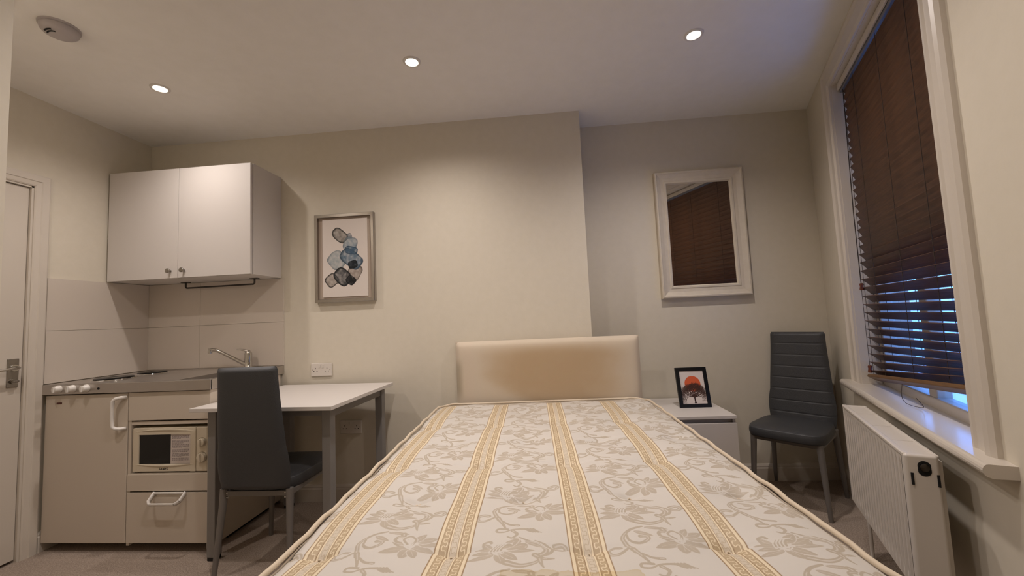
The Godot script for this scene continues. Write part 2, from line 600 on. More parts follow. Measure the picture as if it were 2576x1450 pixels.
func blind() -> void:
	var t := thing("venetian_blind", "dark walnut wooden slatted blind hanging crooked in the window", "blind", WC, wall_yaw())
	var x0 := W0 + 0.024
	var x1 := W1 - 0.022
	var zc := -0.052
	var b := MB.new()
	b.rb(Vector3(x0 - 0.008, 2.272, zc - 0.018), Vector3(x1 + 0.008, 2.315, zc + 0.020), 0.003)
	part(t, "head_rail", b, M["head rail metal"])
	b = MB.new()
	b.rb(Vector3(x0 - 0.012, 2.288, zc + 0.0205), Vector3(x1 + 0.012, 2.322, zc + 0.029), 0.002)
	part(t, "valance", b, M["white gloss paint"], "cream fascia strip over the slats")
	# slats
	var count := 36
	var top := 2.258
	var pitch := 0.0425
	var ctr := []
	for i in count:
		var f := float(i) / 34.0
		var yl := top - pitch * i
		var yr := yl
		if i > 25:
			var k := float(i - 25)
			yr += 0.0012 * k * k
			yl += 0.0002 * k
		ctr.append([yl, yr])
		var tilt := deg_to_rad(65.0 - 26.0 * smooth(0.50, 0.80, f) + 1.6 * sin(i * 2.3))
		b = MB.new()
		var half := 0.025
		var arc := 0.0022
		var th := 0.0014
		var cols := 3
		var ca := cos(tilt)
		var sa := sin(tilt)
		# closed curved strip: upper face, lower face, edges and ends
		var up := []
		var lo := []
		for k in cols + 1:
			var q := -half + 2.0 * half * k / cols
			var bow := arc * (1.0 - (q / half) * (q / half))
			up.append(Vector2(q, bow + th)); lo.append(Vector2(q, bow - th))
		var ring: Array = up.duplicate()
		for k in cols + 1:
			ring.append(lo[cols - k])
		var tilt_pt := func(p: Vector2, x: float, y: float) -> Vector3:
			return Vector3(x, y + p.x * sa + p.y * ca, zc + p.x * ca - p.y * sa)
		for k in ring.size():
			var p: Vector2 = ring[k]
			var q2: Vector2 = ring[(k + 1) % ring.size()]
			b.quad(tilt_pt.call(p, x0, yl), tilt_pt.call(p, x1, yr), tilt_pt.call(q2, x1, yr), tilt_pt.call(q2, x0, yl))
		for e in 2:
			var xx: float = x0 if e == 0 else x1
			var yy: float = yl if e == 0 else yr
			for k in cols:
				var p0: Vector3 = tilt_pt.call(lo[k], xx, yy)
				var p1: Vector3 = tilt_pt.call(lo[k + 1], xx, yy)
				var p2: Vector3 = tilt_pt.call(up[k + 1], xx, yy)
				var p3: Vector3 = tilt_pt.call(up[k], xx, yy)
				if e == 0:
					b.quad(p0, p1, p2, p3)
				else:
					b.quad(p1, p0, p3, p2)
		part(t, "slat", b, M["walnut slat"])
	# bottom rail, hanging lower at the far end
	b = MB.new()
	var rl := Vector3(x0 - 0.004, 0.752, zc + 0.010)
	var rr := Vector3(x1, 0.862, zc + 0.012)
	var dirx := (rr - rl).normalized()
	b.xf = Transform3D(Basis(dirx, Vector3(0, 0, 1).cross(dirx), Vector3(0, 0, 1)) * Basis(Vector3.RIGHT, deg_to_rad(-28)), rl)
	b.rb(Vector3(0, -0.009, -0.025), Vector3((rr - rl).length(), 0.009, 0.025), 0.005)
	part(t, "bottom_rail", b, M["walnut rail"], "golden brown bottom rail, sagging at the alcove end")
	# ladder cords
	for f in [0.035, 0.20, 0.52, 0.80, 0.965]:
		b = MB.new()
		var lx := lerpf(x0, x1, f)
		var yb := lerpf(rl.y, rr.y, f)
		for dz in [-0.016, 0.0165]:
			b.tube([Vector3(lx, 2.275, zc + dz), Vector3(lx, 1.5, zc + dz), Vector3(lx, yb + 0.004, zc + dz)], 0.0011, 6)
		part(t, "ladder_cord", b, M["blind cord"])
	# pull cords with wooden tassels
	for q in [[0.640, 1.235, -0.030], [0.648, 0.815, -0.026]]:
		b = MB.new()
		b.tube([Vector3(q[0], 2.28, q[2] - 0.012), Vector3(q[0], 1.6, q[2]), Vector3(q[0], q[1], q[2])], 0.0011, 6)
		var cord := part(t, "pull_cord", b, M["blind cord"])
		b = MB.new()
		b.xf = Transform3D(Basis(), Vector3(q[0], q[1] - 0.036, q[2]))
		b.lathe([Vector2(0.0, 0.0), Vector2(0.0085, 0.0), Vector2(0.0098, 0.006), Vector2(0.0072, 0.02), Vector2(0.0088, 0.03), Vector2(0.0068, 0.036), Vector2(0.0, 0.037)], 14)
		part(cord, "tassel", b, M["tassel wood"])
	# loose cord ends curling under the rail
	b = MB.new()
	var cpts := []
	for k in 17:
		var a := k / 16.0
		cpts.append(Vector3(1.10 + 0.16 * a + 0.02 * sin(a * 9.0), 0.795 - 0.075 * sin(a * PI * 0.9), -0.012 + 0.02 * sin(a * 7.0)))
	b.tube(cpts, 0.001, 6)
	part(t, "loose_cord", b, M["blind cord"])

# ---------------------------------------------------------------- door
func door_left() -> void:
	var d0 := 0.672
	var d1 := 1.430
	var b := MB.new()
	# slab made of stiles, rails and sunk panels (door plane x = -0.008)
	var xf := -0.008
	var xb := -0.046
	var pan := [[0.22, 0.86], [1.02, 1.868]]
	b.box(Vector3(xb, 0.014, d0), Vector3(xf - 0.012, 1.968, d1))
	var za := d0 + 0.104
	var zb := (d0 + d1) / 2.0 - 0.05
	var zc := (d0 + d1) / 2.0 + 0.05
	var zd := d1 - 0.104
	for zz in [[d0, za], [zb, zc], [zd, d1]]:
		b.rb(Vector3(xf - 0.014, 0.014, zz[0]), Vector3(xf, 1.968, zz[1]), 0.0015)
	for zz in [[za, zb], [zc, zd]]:
		b.box(Vector3(xf - 0.014, 0.014, zz[0]), Vector3(xf, pan[0][0], zz[1]))
		b.box(Vector3(xf - 0.014, pan[0][1], zz[0]), Vector3(xf, pan[1][0], zz[1]))
		b.box(Vector3(xf - 0.014, pan[1][1], zz[0]), Vector3(xf, 1.968, zz[1]))
	var o := struct("door_1", b, M["white gloss paint"], "white panelled door at the far left with chrome lever", "door")
	for zz in [[za, zb], [zc, zd]]:
		for py in pan:
			var mb := MB.new()
			var w: float = zz[1] - zz[0]
			var h: float = py[1] - py[0]
			mb.xf = Transform3D(Basis(Vector3(0, 0, -1), Vector3.UP, Vector3(1, 0, 0)), Vector3(xf - 0.012, (py[0] + py[1]) / 2.0, (zz[0] + zz[1]) / 2.0))
			mb.frame(w, h, [Vector2(0, 0.013), Vector2(0.006, 0.015), Vector2(0.014, 0.009), Vector2(0.022, 0.002), Vector2(0.05, 0.001), Vector2(0.065, 0.006)])
			mb.box(Vector3(-w / 2 + 0.06, -h / 2 + 0.06, 0), Vector3(w / 2 - 0.06, h / 2 - 0.06, 0.006))
			part(o, "panel", mb, M["white gloss paint"])
	# lever on a long plate
	b = MB.new()
	b.rb(Vector3(xf - 0.001, 0.894, 0.688), Vector3(xf + 0.008, 1.042, 0.733), 0.003)
	var hp := part(o, "handle_plate", b, M["satin chrome"])
	b = MB.new()
	b.tube([Vector3(xf + 0.006, 0.994, 0.708), Vector3(xf + 0.030, 0.994, 0.708), Vector3(xf + 0.042, 0.994, 0.714), Vector3(xf + 0.046, 0.993, 0.735), Vector3(xf + 0.046, 0.990, 0.775), Vector3(xf + 0.044, 0.989, 0.81)], [0.011, 0.009, 0.009, 0.008, 0.007, 0.006], 12)
	b.tube([Vector3(xf + 0.006, 0.994, 0.708), Vector3(xf + 0.014, 0.994, 0.708)], 0.017, 18)
	part(hp, "lever", b, M["chrome"])
	b = MB.new()
	b.tube([Vector3(xf + 0.006, 0.925, 0.710), Vector3(xf + 0.016, 0.925, 0.710)], 0.014, 18)
	b.rb(Vector3(xf + 0.014, 0.920, 0.698), Vector3(xf + 0.03, 0.930, 0.722), 0.003)
	part(hp, "thumb_turn", b, M["satin chrome"])
	# lining and architrave
	b = MB.new()
	b.box(Vector3(-0.06, 0, 0.655), Vector3(0.004, 1.985, 0.670))
	b.box(Vector3(-0.06, 0, 1.432), Vector3(0.004, 1.985, 1.447))
	b.box(Vector3(-0.06, 1.971, 0.655), Vector3(0.004, 1.987, 1.447))
	var pr := [Vector2(0, 0), Vector2(0, 0.016), Vector2(0.006, 0.019), Vector2(0.036, 0.019), Vector2(0.040, 0.015), Vector2(0.060, 0.012), Vector2(0.066, 0.008), Vector2(0.066, 0)]
	for i in pr.size() - 1:
		var p: Vector2 = pr[i]
		var q: Vector2 = pr[i + 1]
		var za0 := 0.594 + p.x
		var zb0 := 0.594 + q.x
		var zc0 := 1.508 - p.x
		var zd0 := 1.508 - q.x
		var yp := 2.046 - p.x
		var yq := 2.046 - q.x
		b.quad(Vector3(q.y, 0, zb0), Vector3(p.y, 0, za0), Vector3(p.y, yp, za0), Vector3(q.y, yq, zb0))
		b.quad(Vector3(p.y, 0, zc0), Vector3(q.y, 0, zd0), Vector3(q.y, yq, zd0), Vector3(p.y, yp, zc0))
		b.quad(Vector3(q.y, yq, zd0), Vector3(q.y, yq, zb0), Vector3(p.y, yp, za0), Vector3(p.y, yp, zc0))
	struct("trim_4", b, M["white gloss paint"], "white moulded door frame left of the fridge", "door trim")

# ---------------------------------------------------------------- ceiling fittings
func ceiling_fittings() -> void:
	var spots := [
		[0.728, 0.643, "round recessed ceiling spotlight above the wall cabinet", 0.74],
		[2.153, 0.656, "middle ceiling spotlight of the row, above the headboard side of the bed", 1.0],
		[3.571, 0.649, "round recessed ceiling spotlight above the bedside drawers near the window", 1.0],
		[0.70, 1.47, "recessed spotlight over the floor in front of the fridge", 0.70],
		[2.153, 1.50, "recessed spotlight over the middle of the mattress", 1.0],
		[3.22, 1.57, "recessed spotlight over the gap between bed and radiator", 0.62],
	]
	for s in spots:
		var t := thing("ceiling_light", s[2], "light", Vector3(s[0], CEIL, s[1]), 0.0, "recessed ceiling spotlights")
		var b := MB.new()
		b.lathe([Vector2(0.030, -0.0005), Vector2(0.033, -0.006), Vector2(0.039, -0.0075), Vector2(0.044, -0.005), Vector2(0.046, 0.0)], 36)
		part(t, "trim_ring", b, M["white plastic"])
		b = MB.new()
		b.lathe([Vector2(0.0, -0.0035), Vector2(0.026, -0.0035), Vector2(0.0305, -0.001)], 30)
		part(t, "lens", b, M["lamp lens"])
		var l := SpotLight3D.new()
		l.name = "spot_lamp"
		t.add_child(l, true)
		l.position = Vector3(0, -0.012, 0)
		l.rotation_degrees.x = -90
		l.spot_angle = 75
		l.spot_angle_attenuation = 1.0
		l.spot_range = 8.0
		l.spot_attenuation = 2.0
		l.light_energy = 1.15 * s[3]
		l.light_color = Color(1.0, 0.955, 0.935)
		l.light_size = 0.025
		l.shadow_enabled = true
	# smoke alarm
	var t2 := thing("smoke_detector", "white round smoke alarm on the ceiling above the door", "smoke alarm", Vector3(0.741, CEIL, 1.112))
	var b2 := MB.new()
	b2.lathe([Vector2(0.0, -0.046), Vector2(0.022, -0.046), Vector2(0.034, -0.043), Vector2(0.052, -0.033), Vector2(0.060, -0.024), Vector2(0.062, -0.014), Vector2(0.062, -0.010)], 40)
	part(t2, "cover", b2, M["smoke grey"])
	b2 = MB.new()
	b2.lathe([Vector2(0.062, -0.0105), Vector2(0.057, -0.0095), Vector2(0.066, -0.008), Vector2(0.067, 0.0)], 40)
	part(t2, "base", b2, M["smoke grey"])
	for q in [[0.30, 0.9, 0.034], [0.30, 0.55, 0.043]]:
		b2 = MB.new()
		var pts := []
		for k in 7:
			var a: float = q[0] + (k / 6.0 - 0.5) * q[1] * 1.4 + PI * 0.42
			pts.append(Vector3(cos(a) * q[2], -0.0462 + (q[2] - 0.022) * 0.28, sin(a) * q[2]))
		b2.tube(pts, 0.003, 8)
		part(t2, "vent_slot", b2, M["dark hole"])

# ---------------------------------------------------------------- kitchen
func kitchen() -> void:
	var b: MB
	# wall cabinet
	var t := thing("wall_cabinet", "white two door kitchen wall cabinet over the hob and tap", "cabinet", Vector3(0.012, 1.480, 0.002))
	var W := 0.973
	var H := 0.705
	b = MB.new()
	b.box(Vector3(0, 0, 0), Vector3(0.016, H, 0.265))
	b.rb(Vector3(W - 0.016, 0, 0), Vector3(W, H, 0.265), 0.001)
	b.box(Vector3(0.016, 0, 0), Vector3(W - 0.016, 0.016, 0.265))
	b.box(Vector3(0.016, H - 0.016, 0), Vector3(W - 0.016, H, 0.265))
	b.box(Vector3(0.016, 0.016, 0), Vector3(W - 0.016, H - 0.016, 0.005))
	part(t, "carcass", b, M["white laminate"])
	for k in 2:
		b = MB.new()
		var xa := 0.001 + k * 0.4845
		b.rb(Vector3(xa, 0.001, 0.267), Vector3(xa + 0.482, H - 0.001, 0.285), 0.0012)
		var dr := part(t, "door", b, M["white laminate"])
		b = MB.new()
		var kx := 0.437 if k == 0 else 0.530
		b.xf = Transform3D(Basis(Vector3.RIGHT, PI / 2), Vector3(kx, 0.046, 0.285))
		b.lathe([Vector2(0.007, 0.0), Vector2(0.006, 0.012), Vector2(0.009, 0.016), Vector2(0.0145, 0.019), Vector2(0.0145, 0.025), Vector2(0.011, 0.028), Vector2(0.0, 0.028)], 22)
		part(dr, "knob", b, M["satin chrome"])
	# towel bar under it
	t = thing("towel_bar", "thin dark metal bar fixed under the wall cabinet", "towel bar", Vector3(0, 1.480, 0))
	b = MB.new()
	var za := 0.055
	var zb := 0.078
	var bar := [Vector3(0.330, -0.003, za)]
	for k in 6:
		var a := PI / 2 * k / 5.0
		bar.append(Vector3(0.330 + 0.012 * (1 - cos(a)), -0.028 - 0.012 * sin(a), za))
	for k in 6:
		var a := PI / 2 * k / 5.0
		bar.append(Vector3(0.848 - 0.012 * (1 - sin(a)), -0.028 - 0.012 * cos(a), zb))
	bar.append(Vector3(0.848, -0.003, zb))
	b.tube(bar, 0.0055, 12)
	part(t, "bar", b, M["dark steel"])
	for q in [[0.330, za], [0.848, zb]]:
		b = MB.new()
		b.rb(Vector3(q[0] - 0.028, -0.004, q[1] - 0.012), Vector3(q[0] + 0.028, 0.0, q[1] + 0.012), 0.0015)
		part(t, "fixing_plate", b, M["dark steel"])
	# fridge
	t = thing("fridge", "small off-white undercounter fridge below the hob", "fridge", Vector3(0.020, 0, 0))
	b = MB.new()
	b.rb(Vector3(0.0, 0.055, 0.02), Vector3(0.494, 0.825, 0.535), 0.004)
	part(t, "body", b, M["unit laminate"])
	b = MB.new()
	b.box(Vector3(0.01, 0.0, 0.06), Vector3(0.484, 0.055, 0.43))
	part(t, "plinth", b, M["shadow gap"])
	b = MB.new()
	b.rb(Vector3(0.001, 0.048, 0.540), Vector3(0.494, 0.826, 0.585), 0.004, true)
	var fd := part(t, "door", b, M["unit laminate"])
	b = MB.new()
	var hx := 0.452
	b.tube([Vector3(0.486, 0.806, 0.583), Vector3(0.470, 0.806, 0.602), Vector3(0.452, 0.802, 0.612), Vector3(0.441, 0.792, 0.616), Vector3(0.439, 0.75, 0.617), Vector3(0.439, 0.70, 0.617), Vector3(0.441, 0.657, 0.616), Vector3(0.452, 0.646, 0.612), Vector3(0.470, 0.642, 0.602), Vector3(0.486, 0.642, 0.583)], [0.012, 0.012, 0.012, 0.011, 0.0105, 0.0105, 0.011, 0.012, 0.012, 0.012], 14, true, 0.75)
	part(fd, "handle", b, M["white plastic"], "white looped fridge handle")
	b = MB.new()
	b.rb(Vector3(0.070, 0.778, 0.584), Vector3(0.102, 0.788, 0.5865), 0.001)
	part(fd, "badge", b, mat("badge red", Color(0.33, 0.13, 0.08), 0.4), "tiny red brown badge")
	# base cabinet with microwave niche
	t = thing("base_cabinet", "off-white kitchen base cabinet with microwave niche and bottom drawer", "cabinet", Vector3(0.517, 0, 0))
	b = MB.new()
	var CW := 0.472
	b.box(Vector3(0.0, 0.035, 0.02), Vector3(0.016, 0.830, 0.580))
	b.rb(Vector3(CW - 0.016, 0.022, 0.02), Vector3(CW, 0.830, 0.583), 0.001)
	b.box(Vector3(0.016, 0.388, 0.02), Vector3(CW - 0.016, 0.402, 0.578))
	b.box(Vector3(0.016, 0.655, 0.02), Vector3(CW - 0.016, 0.672, 0.578))
	b.box(Vector3(0.016, 0.05, 0.02), Vector3(CW - 0.016, 0.066, 0.56))
	b.box(Vector3(0.016, 0.066, 0.02), Vector3(CW - 0.016, 0.82, 0.03))
	part(t, "carcass", b, M["unit laminate"])
	b = MB.new()
	b.rb(Vector3(0.002, 0.680, 0.566), Vector3(CW - 0.001, 0.828, 0.585), 0.0015)
	part(t, "blank_front", b, M["unit laminate"])
	b = MB.new()
	b.rb(Vector3(0.002, 0.314, 0.566), Vector3(CW - 0.001, 0.398, 0.585), 0.0015)
	part(t, "filler_panel", b, M["unit laminate"])
	b = MB.new()
	b.rb(Vector3(0.002, 0.050, 0.566), Vector3(CW - 0.001, 0.305, 0.585), 0.0015)
	b.box(Vector3(0.03, 0.07, 0.1), Vector3(CW - 0.03, 0.2, 0.566))
	var dw := part(t, "drawer", b, M["unit laminate"])
	# drawer pull: a white open loop on the top edge, leaning out
	b = MB.new()
	b.xf = Transform3D(Basis(Vector3.RIGHT, deg_to_rad(-48)), Vector3(0.250, 0.3045, 0.5835))
	var sq := []
	var pw := 0.088
	var ph := 0.062
	for q in [[-pw, 0.0], [-pw * 0.98, -ph * 0.75], [-pw * 0.80, -ph], [pw * 0.80, -ph], [pw * 0.98, -ph * 0.75], [pw, 0.0]]:
		sq.append(Vector3(q[0], q[1], 0.0))
	for k in sq.size() - 1:
		var pa: Vector3 = sq[k]
		var pb: Vector3 = sq[k + 1]
		b.tube([pa, pb], 0.0125, 12, true, 0.45)
	b.tube([Vector3(-pw, -0.004, 0), Vector3(pw, -0.004, 0)], 0.011, 12, true, 0.45)
	part(dw, "handle", b, M["white plastic"], "white open loop drawer pull")
	b = MB.new()
	b.box(Vector3(0.01, 0.0, 0.06), Vector3(CW - 0.02, 0.035, 0.44))
	part(t, "plinth", b, M["shadow gap"])
	worktop()
	tap()
	microwave()

func worktop() -> void:
	var t := thing("worktop", "stainless steel worktop with two hob rings and sink bowl", "worktop", Vector3(0.012, 0.832, 0.0))
	var b := MB.new()
	var y := 0.054
	var X := 0.990
	var bx0 := 0.775
	var bx1 := 0.950
	var bz0 := 0.13
	var bz1 := 0.568
	var e := 0.004
	b.rb(Vector3(0.0, y - 0.003, 0.002), Vector3(bx0, y, 0.598), 0.0012)
	b.rb(Vector3(bx1, y - 0.003, 0.002), Vector3(X, y, 0.598), 0.0012)
	b.rb(Vector3(bx0 - e, y - 0.003, 0.002), Vector3(bx1 + e, y, bz0), 0.0012)
	b.rb(Vector3(bx0 - e, y - 0.003, bz1), Vector3(bx1 + e, y, 0.598), 0.0012)
	b.rb(Vector3(0.0, 0.0, 0.588), Vector3(X, y, 0.600), 0.003, true)
	b.rb(Vector3(X - 0.012, 0.0, 0.002), Vector3(X, y, 0.599), 0.003, true)
	b.rb(Vector3(0.0, 0.0, 0.002), Vector3(0.006, y, 0.598), 0.002)
	b.rb(Vector3(0.0, y - 0.002, 0.002), Vector3(X, y + 0.006, 0.014), 0.002)
	part(t, "top_sheet", b, M["stainless"])
	b = MB.new()
	var d := 0.001
	b.quad(Vector3(bx0, d, bz1), Vector3(bx1, d, bz1), Vector3(bx1, d, bz0), Vector3(bx0, d, bz0))
	b.quad(Vector3(bx0, d, bz1), Vector3(bx0, d, bz0), Vector3(bx0, y, bz0), Vector3(bx0, y, bz1))
	b.quad(Vector3(bx1, d, bz0), Vector3(bx1, d, bz1), Vector3(bx1, y, bz1), Vector3(bx1, y, bz0))
	b.quad(Vector3(bx0, d, bz0), Vector3(bx1, d, bz0), Vector3(bx1, y, bz0), Vector3(bx0, y, bz0))
	b.quad(Vector3(bx1, d, bz1), Vector3(bx0, d, bz1), Vector3(bx0, y, bz1), Vector3(bx1, y, bz1))
	part(t, "sink_bowl", b, M["stainless"])
	for q in [[0.232, 0.425, 0.088], [0.232, 0.195, 0.074]]:
		b = MB.new()
		b.xf = Transform3D(Basis(), Vector3(q[0], y, q[1]))
		var r: float = q[2]
		b.lathe([Vector2(r + 0.012, 0.0), Vector2(r + 0.009, 0.004), Vector2(r + 0.001, 0.005)], 40)
		var ring := part(t, "hob_ring", b, M["chrome"])
		b = MB.new()
		b.xf = Transform3D(Basis(), Vector3(q[0], y, q[1]))
		b.lathe([Vector2(r, 0.002), Vector2(r, 0.010), Vector2(r - 0.004, 0.012), Vector2(r * 0.3, 0.012), Vector2(r * 0.26, 0.010), Vector2(0.0, 0.010)], 40)
		part(ring, "hotplate", b, M["hob iron"])
	for k in 3:
		b = MB.new()
		b.xf = Transform3D(Basis(Vector3.RIGHT, PI / 2), Vector3(0.108 + 0.083 * k, 0.030, 0.600))
		b.lathe([Vector2(0.021, 0.0), Vector2(0.021, 0.006), Vector2(0.0175, 0.010), Vector2(0.0165, 0.024), Vector2(0.0145, 0.026), Vector2(0.0, 0.026)], 26)
		b.rb(Vector3(-0.005, 0.02, -0.0165), Vector3(0.005, 0.031, 0.0165), 0.002)
		part(t, "control_knob", b, M["white plastic"], "white hob control knob")
	b = MB.new()
	b.xf = Transform3D(Basis(Vector3.RIGHT, PI / 2), Vector3(0.344, 0.026, 0.600))
	b.lathe([Vector2(0.0065, 0.0), Vector2(0.0065, 0.0015), Vector2(0.0, 0.002)], 18)
	part(t, "indicator", b, M["dark hole"])

func tap() -> void:
	var t := thing("mixer_tap", "chrome single lever mixer tap behind the sink", "tap", Vector3(0.797, 0.8868, 0.068))
	var b := MB.new()
	b.lathe([Vector2(0.027, 0.0), Vector2(0.027, 0.006), Vector2(0.023, 0.010), Vector2(0.0215, 0.04), Vector2(0.0215, 0.092), Vector2(0.020, 0.100), Vector2(0.014, 0.108), Vector2(0.0, 0.112)], 30)
	part(t, "body", b, M["chrome"])
	b = MB.new()
	b.tube([Vector3(-0.008, 0.022, 0.006), Vector3(-0.05, 0.048, 0.020), Vector3(-0.10, 0.080, 0.034), Vector3(-0.150, 0.110, 0.046), Vector3(-0.175, 0.124, 0.052), Vector3(-0.195, 0.130, 0.057), Vector3(-0.212, 0.131, 0.061)], [0.0135, 0.012, 0.011, 0.0105, 0.0105, 0.0105, 0.011], 16)
	b.tube([Vector3(-0.214, 0.140, 0.061), Vector3(-0.216, 0.122, 0.062), Vector3(-0.216, 0.108, 0.062)], [0.0115, 0.0125, 0.0125], 16)
	part(t, "spout", b, M["chrome"])
	b = MB.new()
	b.tube([Vector3(0.006, 0.106, 0.0), Vector3(-0.020, 0.116, 0.006), Vector3(-0.045, 0.121, 0.013), Vector3(-0.070, 0.122, 0.020)], [0.017, 0.013, 0.009, 0.006], 14, true, 0.5)
	part(t, "lever", b, M["chrome"])

func microwave() -> void:
	var t := thing("microwave", "cream microwave oven in the niche of the base cabinet", "microwave", Vector3(0.541, 0.402, 0.0))
	var W := 0.428
	var H := 0.236
	var zf := 0.580
	var b := MB.new()
	b.rb(Vector3(0.0, 0.006, 0.2), Vector3(W, H, zf - 0.012), 0.006)
	part(t, "body", b, M["cream plastic dark"])
	# door: raised frame round the window
	var dx := 0.362
	b = MB.new()
	var ox := 0.036
	var oy0 := 0.046
	var oy1 := 0.200
	var ox1 := 0.330
	var zz := zf
	b.rb(Vector3(0.0, 0.006, zz - 0.032), Vector3(dx, H, zz - 0.008), 0.006, true)
	b.rb(Vector3(0.0, 0.006, zz - 0.02), Vector3(ox, H, zz), 0.005, true)
	b.rb(Vector3(ox1, 0.006, zz - 0.02), Vector3(dx, H, zz), 0.004, true)
	b.box(Vector3(ox - 0.008, 0.0095, zz - 0.02), Vector3(ox1 + 0.008, oy0, zz - 0.0008))
	b.box(Vector3(ox - 0.008, oy1, zz - 0.02), Vector3(ox1 + 0.008, H - 0.0035, zz - 0.0008))
	var dr := part(t, "door", b, M["cream plastic"])
	# swelling ribs above and below the window
	b = MB.new()
	var up := []
	var dn := []
	var rr := []
	for k in 13:
		var a := k / 12.0
		up.append(Vector3(lerpf(0.02, dx - 0.012, a), 0.217 + 0.009 * sin(a * PI), zz - 0.001))
		dn.append(Vector3(lerpf(0.02, dx - 0.012, a), 0.046 - 0.007 * sin(a * PI), zz - 0.001))
		rr.append(0.0018 + 0.0042 * sin(a * PI))
	for pts in [up, dn]:
		b = MB.new()
		b.tube(pts, rr, 10)
		part(dr, "rib", b, M["cream plastic"])
	b = MB.new()
	b.box(Vector3(ox - 0.002, oy0 - 0.002, zz - 0.0085), Vector3(ox1 + 0.002, oy1 + 0.002, zz - 0.006))
	part(dr, "window", b, M["black glass"], "black glass window")
	# notice stuck on the glass
	var im := Image.create(192, 256, false, Image.FORMAT_RGBA8)
	im.fill(Color(0.80, 0.76, 0.73))
	var rng := RandomNumberGenerator.new()
	rng.seed = 7
	var yy := 12
	var line := 0
	while yy < 244:
		var gap := 15 if line % 4 == 3 else 8
		var x := 12
		var stop := rng.randi_range(90, 178) if line % 4 == 3 else 180
		while x < stop:
			var wlen := rng.randi_range(6, 20)
			im.fill_rect(Rect2i(x, yy, mini(wlen, stop - x), 4), Color(0.42, 0.37, 0.37))
			x += wlen + 3
		yy += gap
		line += 1
	b = MB.new()
	b.quad(Vector3(0.216, oy0 + 0.001, zz - 0.0055), Vector3(0.328, oy0 + 0.001, zz - 0.0055), Vector3(0.328, oy1 - 0.001, zz - 0.0055), Vector3(0.216, oy1 - 0.001, zz - 0.0055))
	part(dr, "notice", b, img_mat("printed notice", im, 0.6), "white notice with small grey print")
	b = MB.new()
	b.rb(Vector3(dx + 0.002, 0.006, zz - 0.03), Vector3(W, H, zz), 0.006, true)
	var cp := part(t, "control_panel", b, M["cream plastic"])
	for q in [[0.158, 0.021], [0.080, 0.025]]:
		b = MB.new()
		b.xf = Transform3D(Basis(Vector3.RIGHT, PI / 2), Vector3(0.402, q[0], zz))
		b.lathe([Vector2(q[1] + 0.003, 0.0), Vector2(q[1] + 0.003, 0.002)], 28)
		b.lathe([Vector2(q[1], 0.002), Vector2(q[1] - 0.002, 0.014), Vector2(q[1] - 0.005, 0.016), Vector2(0.0, 0.016)], 28)
		b.rb(Vector3(-0.004, 0.012, -q[1] + 0.003), Vector3(0.004, 0.022, q[1] - 0.003), 0.002)
		part(cp, "dial", b, M["cream plastic"])
	text_part(dr, "maker_name", "SANYO", 0.0125, Vector3(0.182, 0.0225, zz - 0.0005), M["shadow gap"])

func text_part(p: Node, called: String, what: String, height: float, at: Vector3, m: Material) -> void:
	var tm := TextMesh.new()
	var f := SystemFont.new()
	f.font_names = PackedStringArray(["Droid Sans"])
	f.font_weight = 700
	tm.font = f
	tm.font_size = 32
	tm.text = what
	tm.pixel_size = height / 24.0
	tm.depth = 0.0006
	var o := MeshInstance3D.new()
	o.mesh = tm
	o.material_override = m
	named(p, o, called)
	o.position = at

# ---------------------------------------------------------------- table and chairs
func table_and_chairs() -> void:
	var t := thing("dining_table", "small white topped table with grey square metal legs", "table", Vector3(1.386, 0, 0.392), -2.9)
	var b := MB.new()
	var hx := 0.379
	var hz := 0.341
	b.rb(Vector3(-hx, 0.741, -hz), Vector3(hx, 0.760, hz), 0.0015)
	part(t, "tabletop", b, M["white laminate"])
	var lx := 0.335
	var lz := 0.298
	for sx in [-1, 1]:
		for sz in [-1, 1]:
			b = MB.new()
			var cx: float = sx * (lx - 0.0225)
			var cz: float = sz * (lz - 0.0225) - 0.018
			b.rb(Vector3(cx - 0.0225, 0.018, cz - 0.0225), Vector3(cx + 0.0225, 0.738, cz + 0.0225), 0.003)
			var lg := part(t, "leg", b, M["grey table metal"])
			b = MB.new()
			b.rb(Vector3(cx - 0.021, 0.0, cz - 0.021), Vector3(cx + 0.021, 0.020, cz + 0.021), 0.003)
			part(lg, "foot_cap", b, M["black plastic"])
	for sz in [-1, 1]:
		b = MB.new()
		b.rb(Vector3(-lx + 0.045, 0.700, sz * (lz - 0.02) - 0.030), Vector3(lx - 0.045, 0.738, sz * (lz - 0.02) - 0.006), 0.002)
		part(t, "rail", b, M["grey table metal"])
	for sx in [-1, 1]:
		b = MB.new()
		b.rb(Vector3(sx * (lx - 0.02) - 0.012, 0.690, -lz + 0.027), Vector3(sx * (lx - 0.02) + 0.012, 0.738, lz - 0.063), 0.002)
		part(t, "rail", b, M["grey table metal"])
	for sx in [-1, 1]:
		b = MB.new()
		b.rb(Vector3(sx * 0.30 - 0.02, 0.737, -0.28), Vector3(sx * 0.30 + 0.02, 0.742, 0.28), 0.001)
		part(t, "spacer", b, M["black plastic"])
	var c := make_chair("grey faux leather dining chair tucked under the table, its back to the camera")
	c.position = Vector3(1.385, 0, 0.575)
	c.rotation_degrees.y = 180.5
	var c2 := c.duplicate()
	c2.name = "dining_chair_001"
	add_child(c2, true)
	c2.set_meta("label", "grey faux leather dining chair standing in the corner by the radiator")
	c2.position = Vector3(4.190, 0, 0.050)
	c2.rotation_degrees.y = -44.5

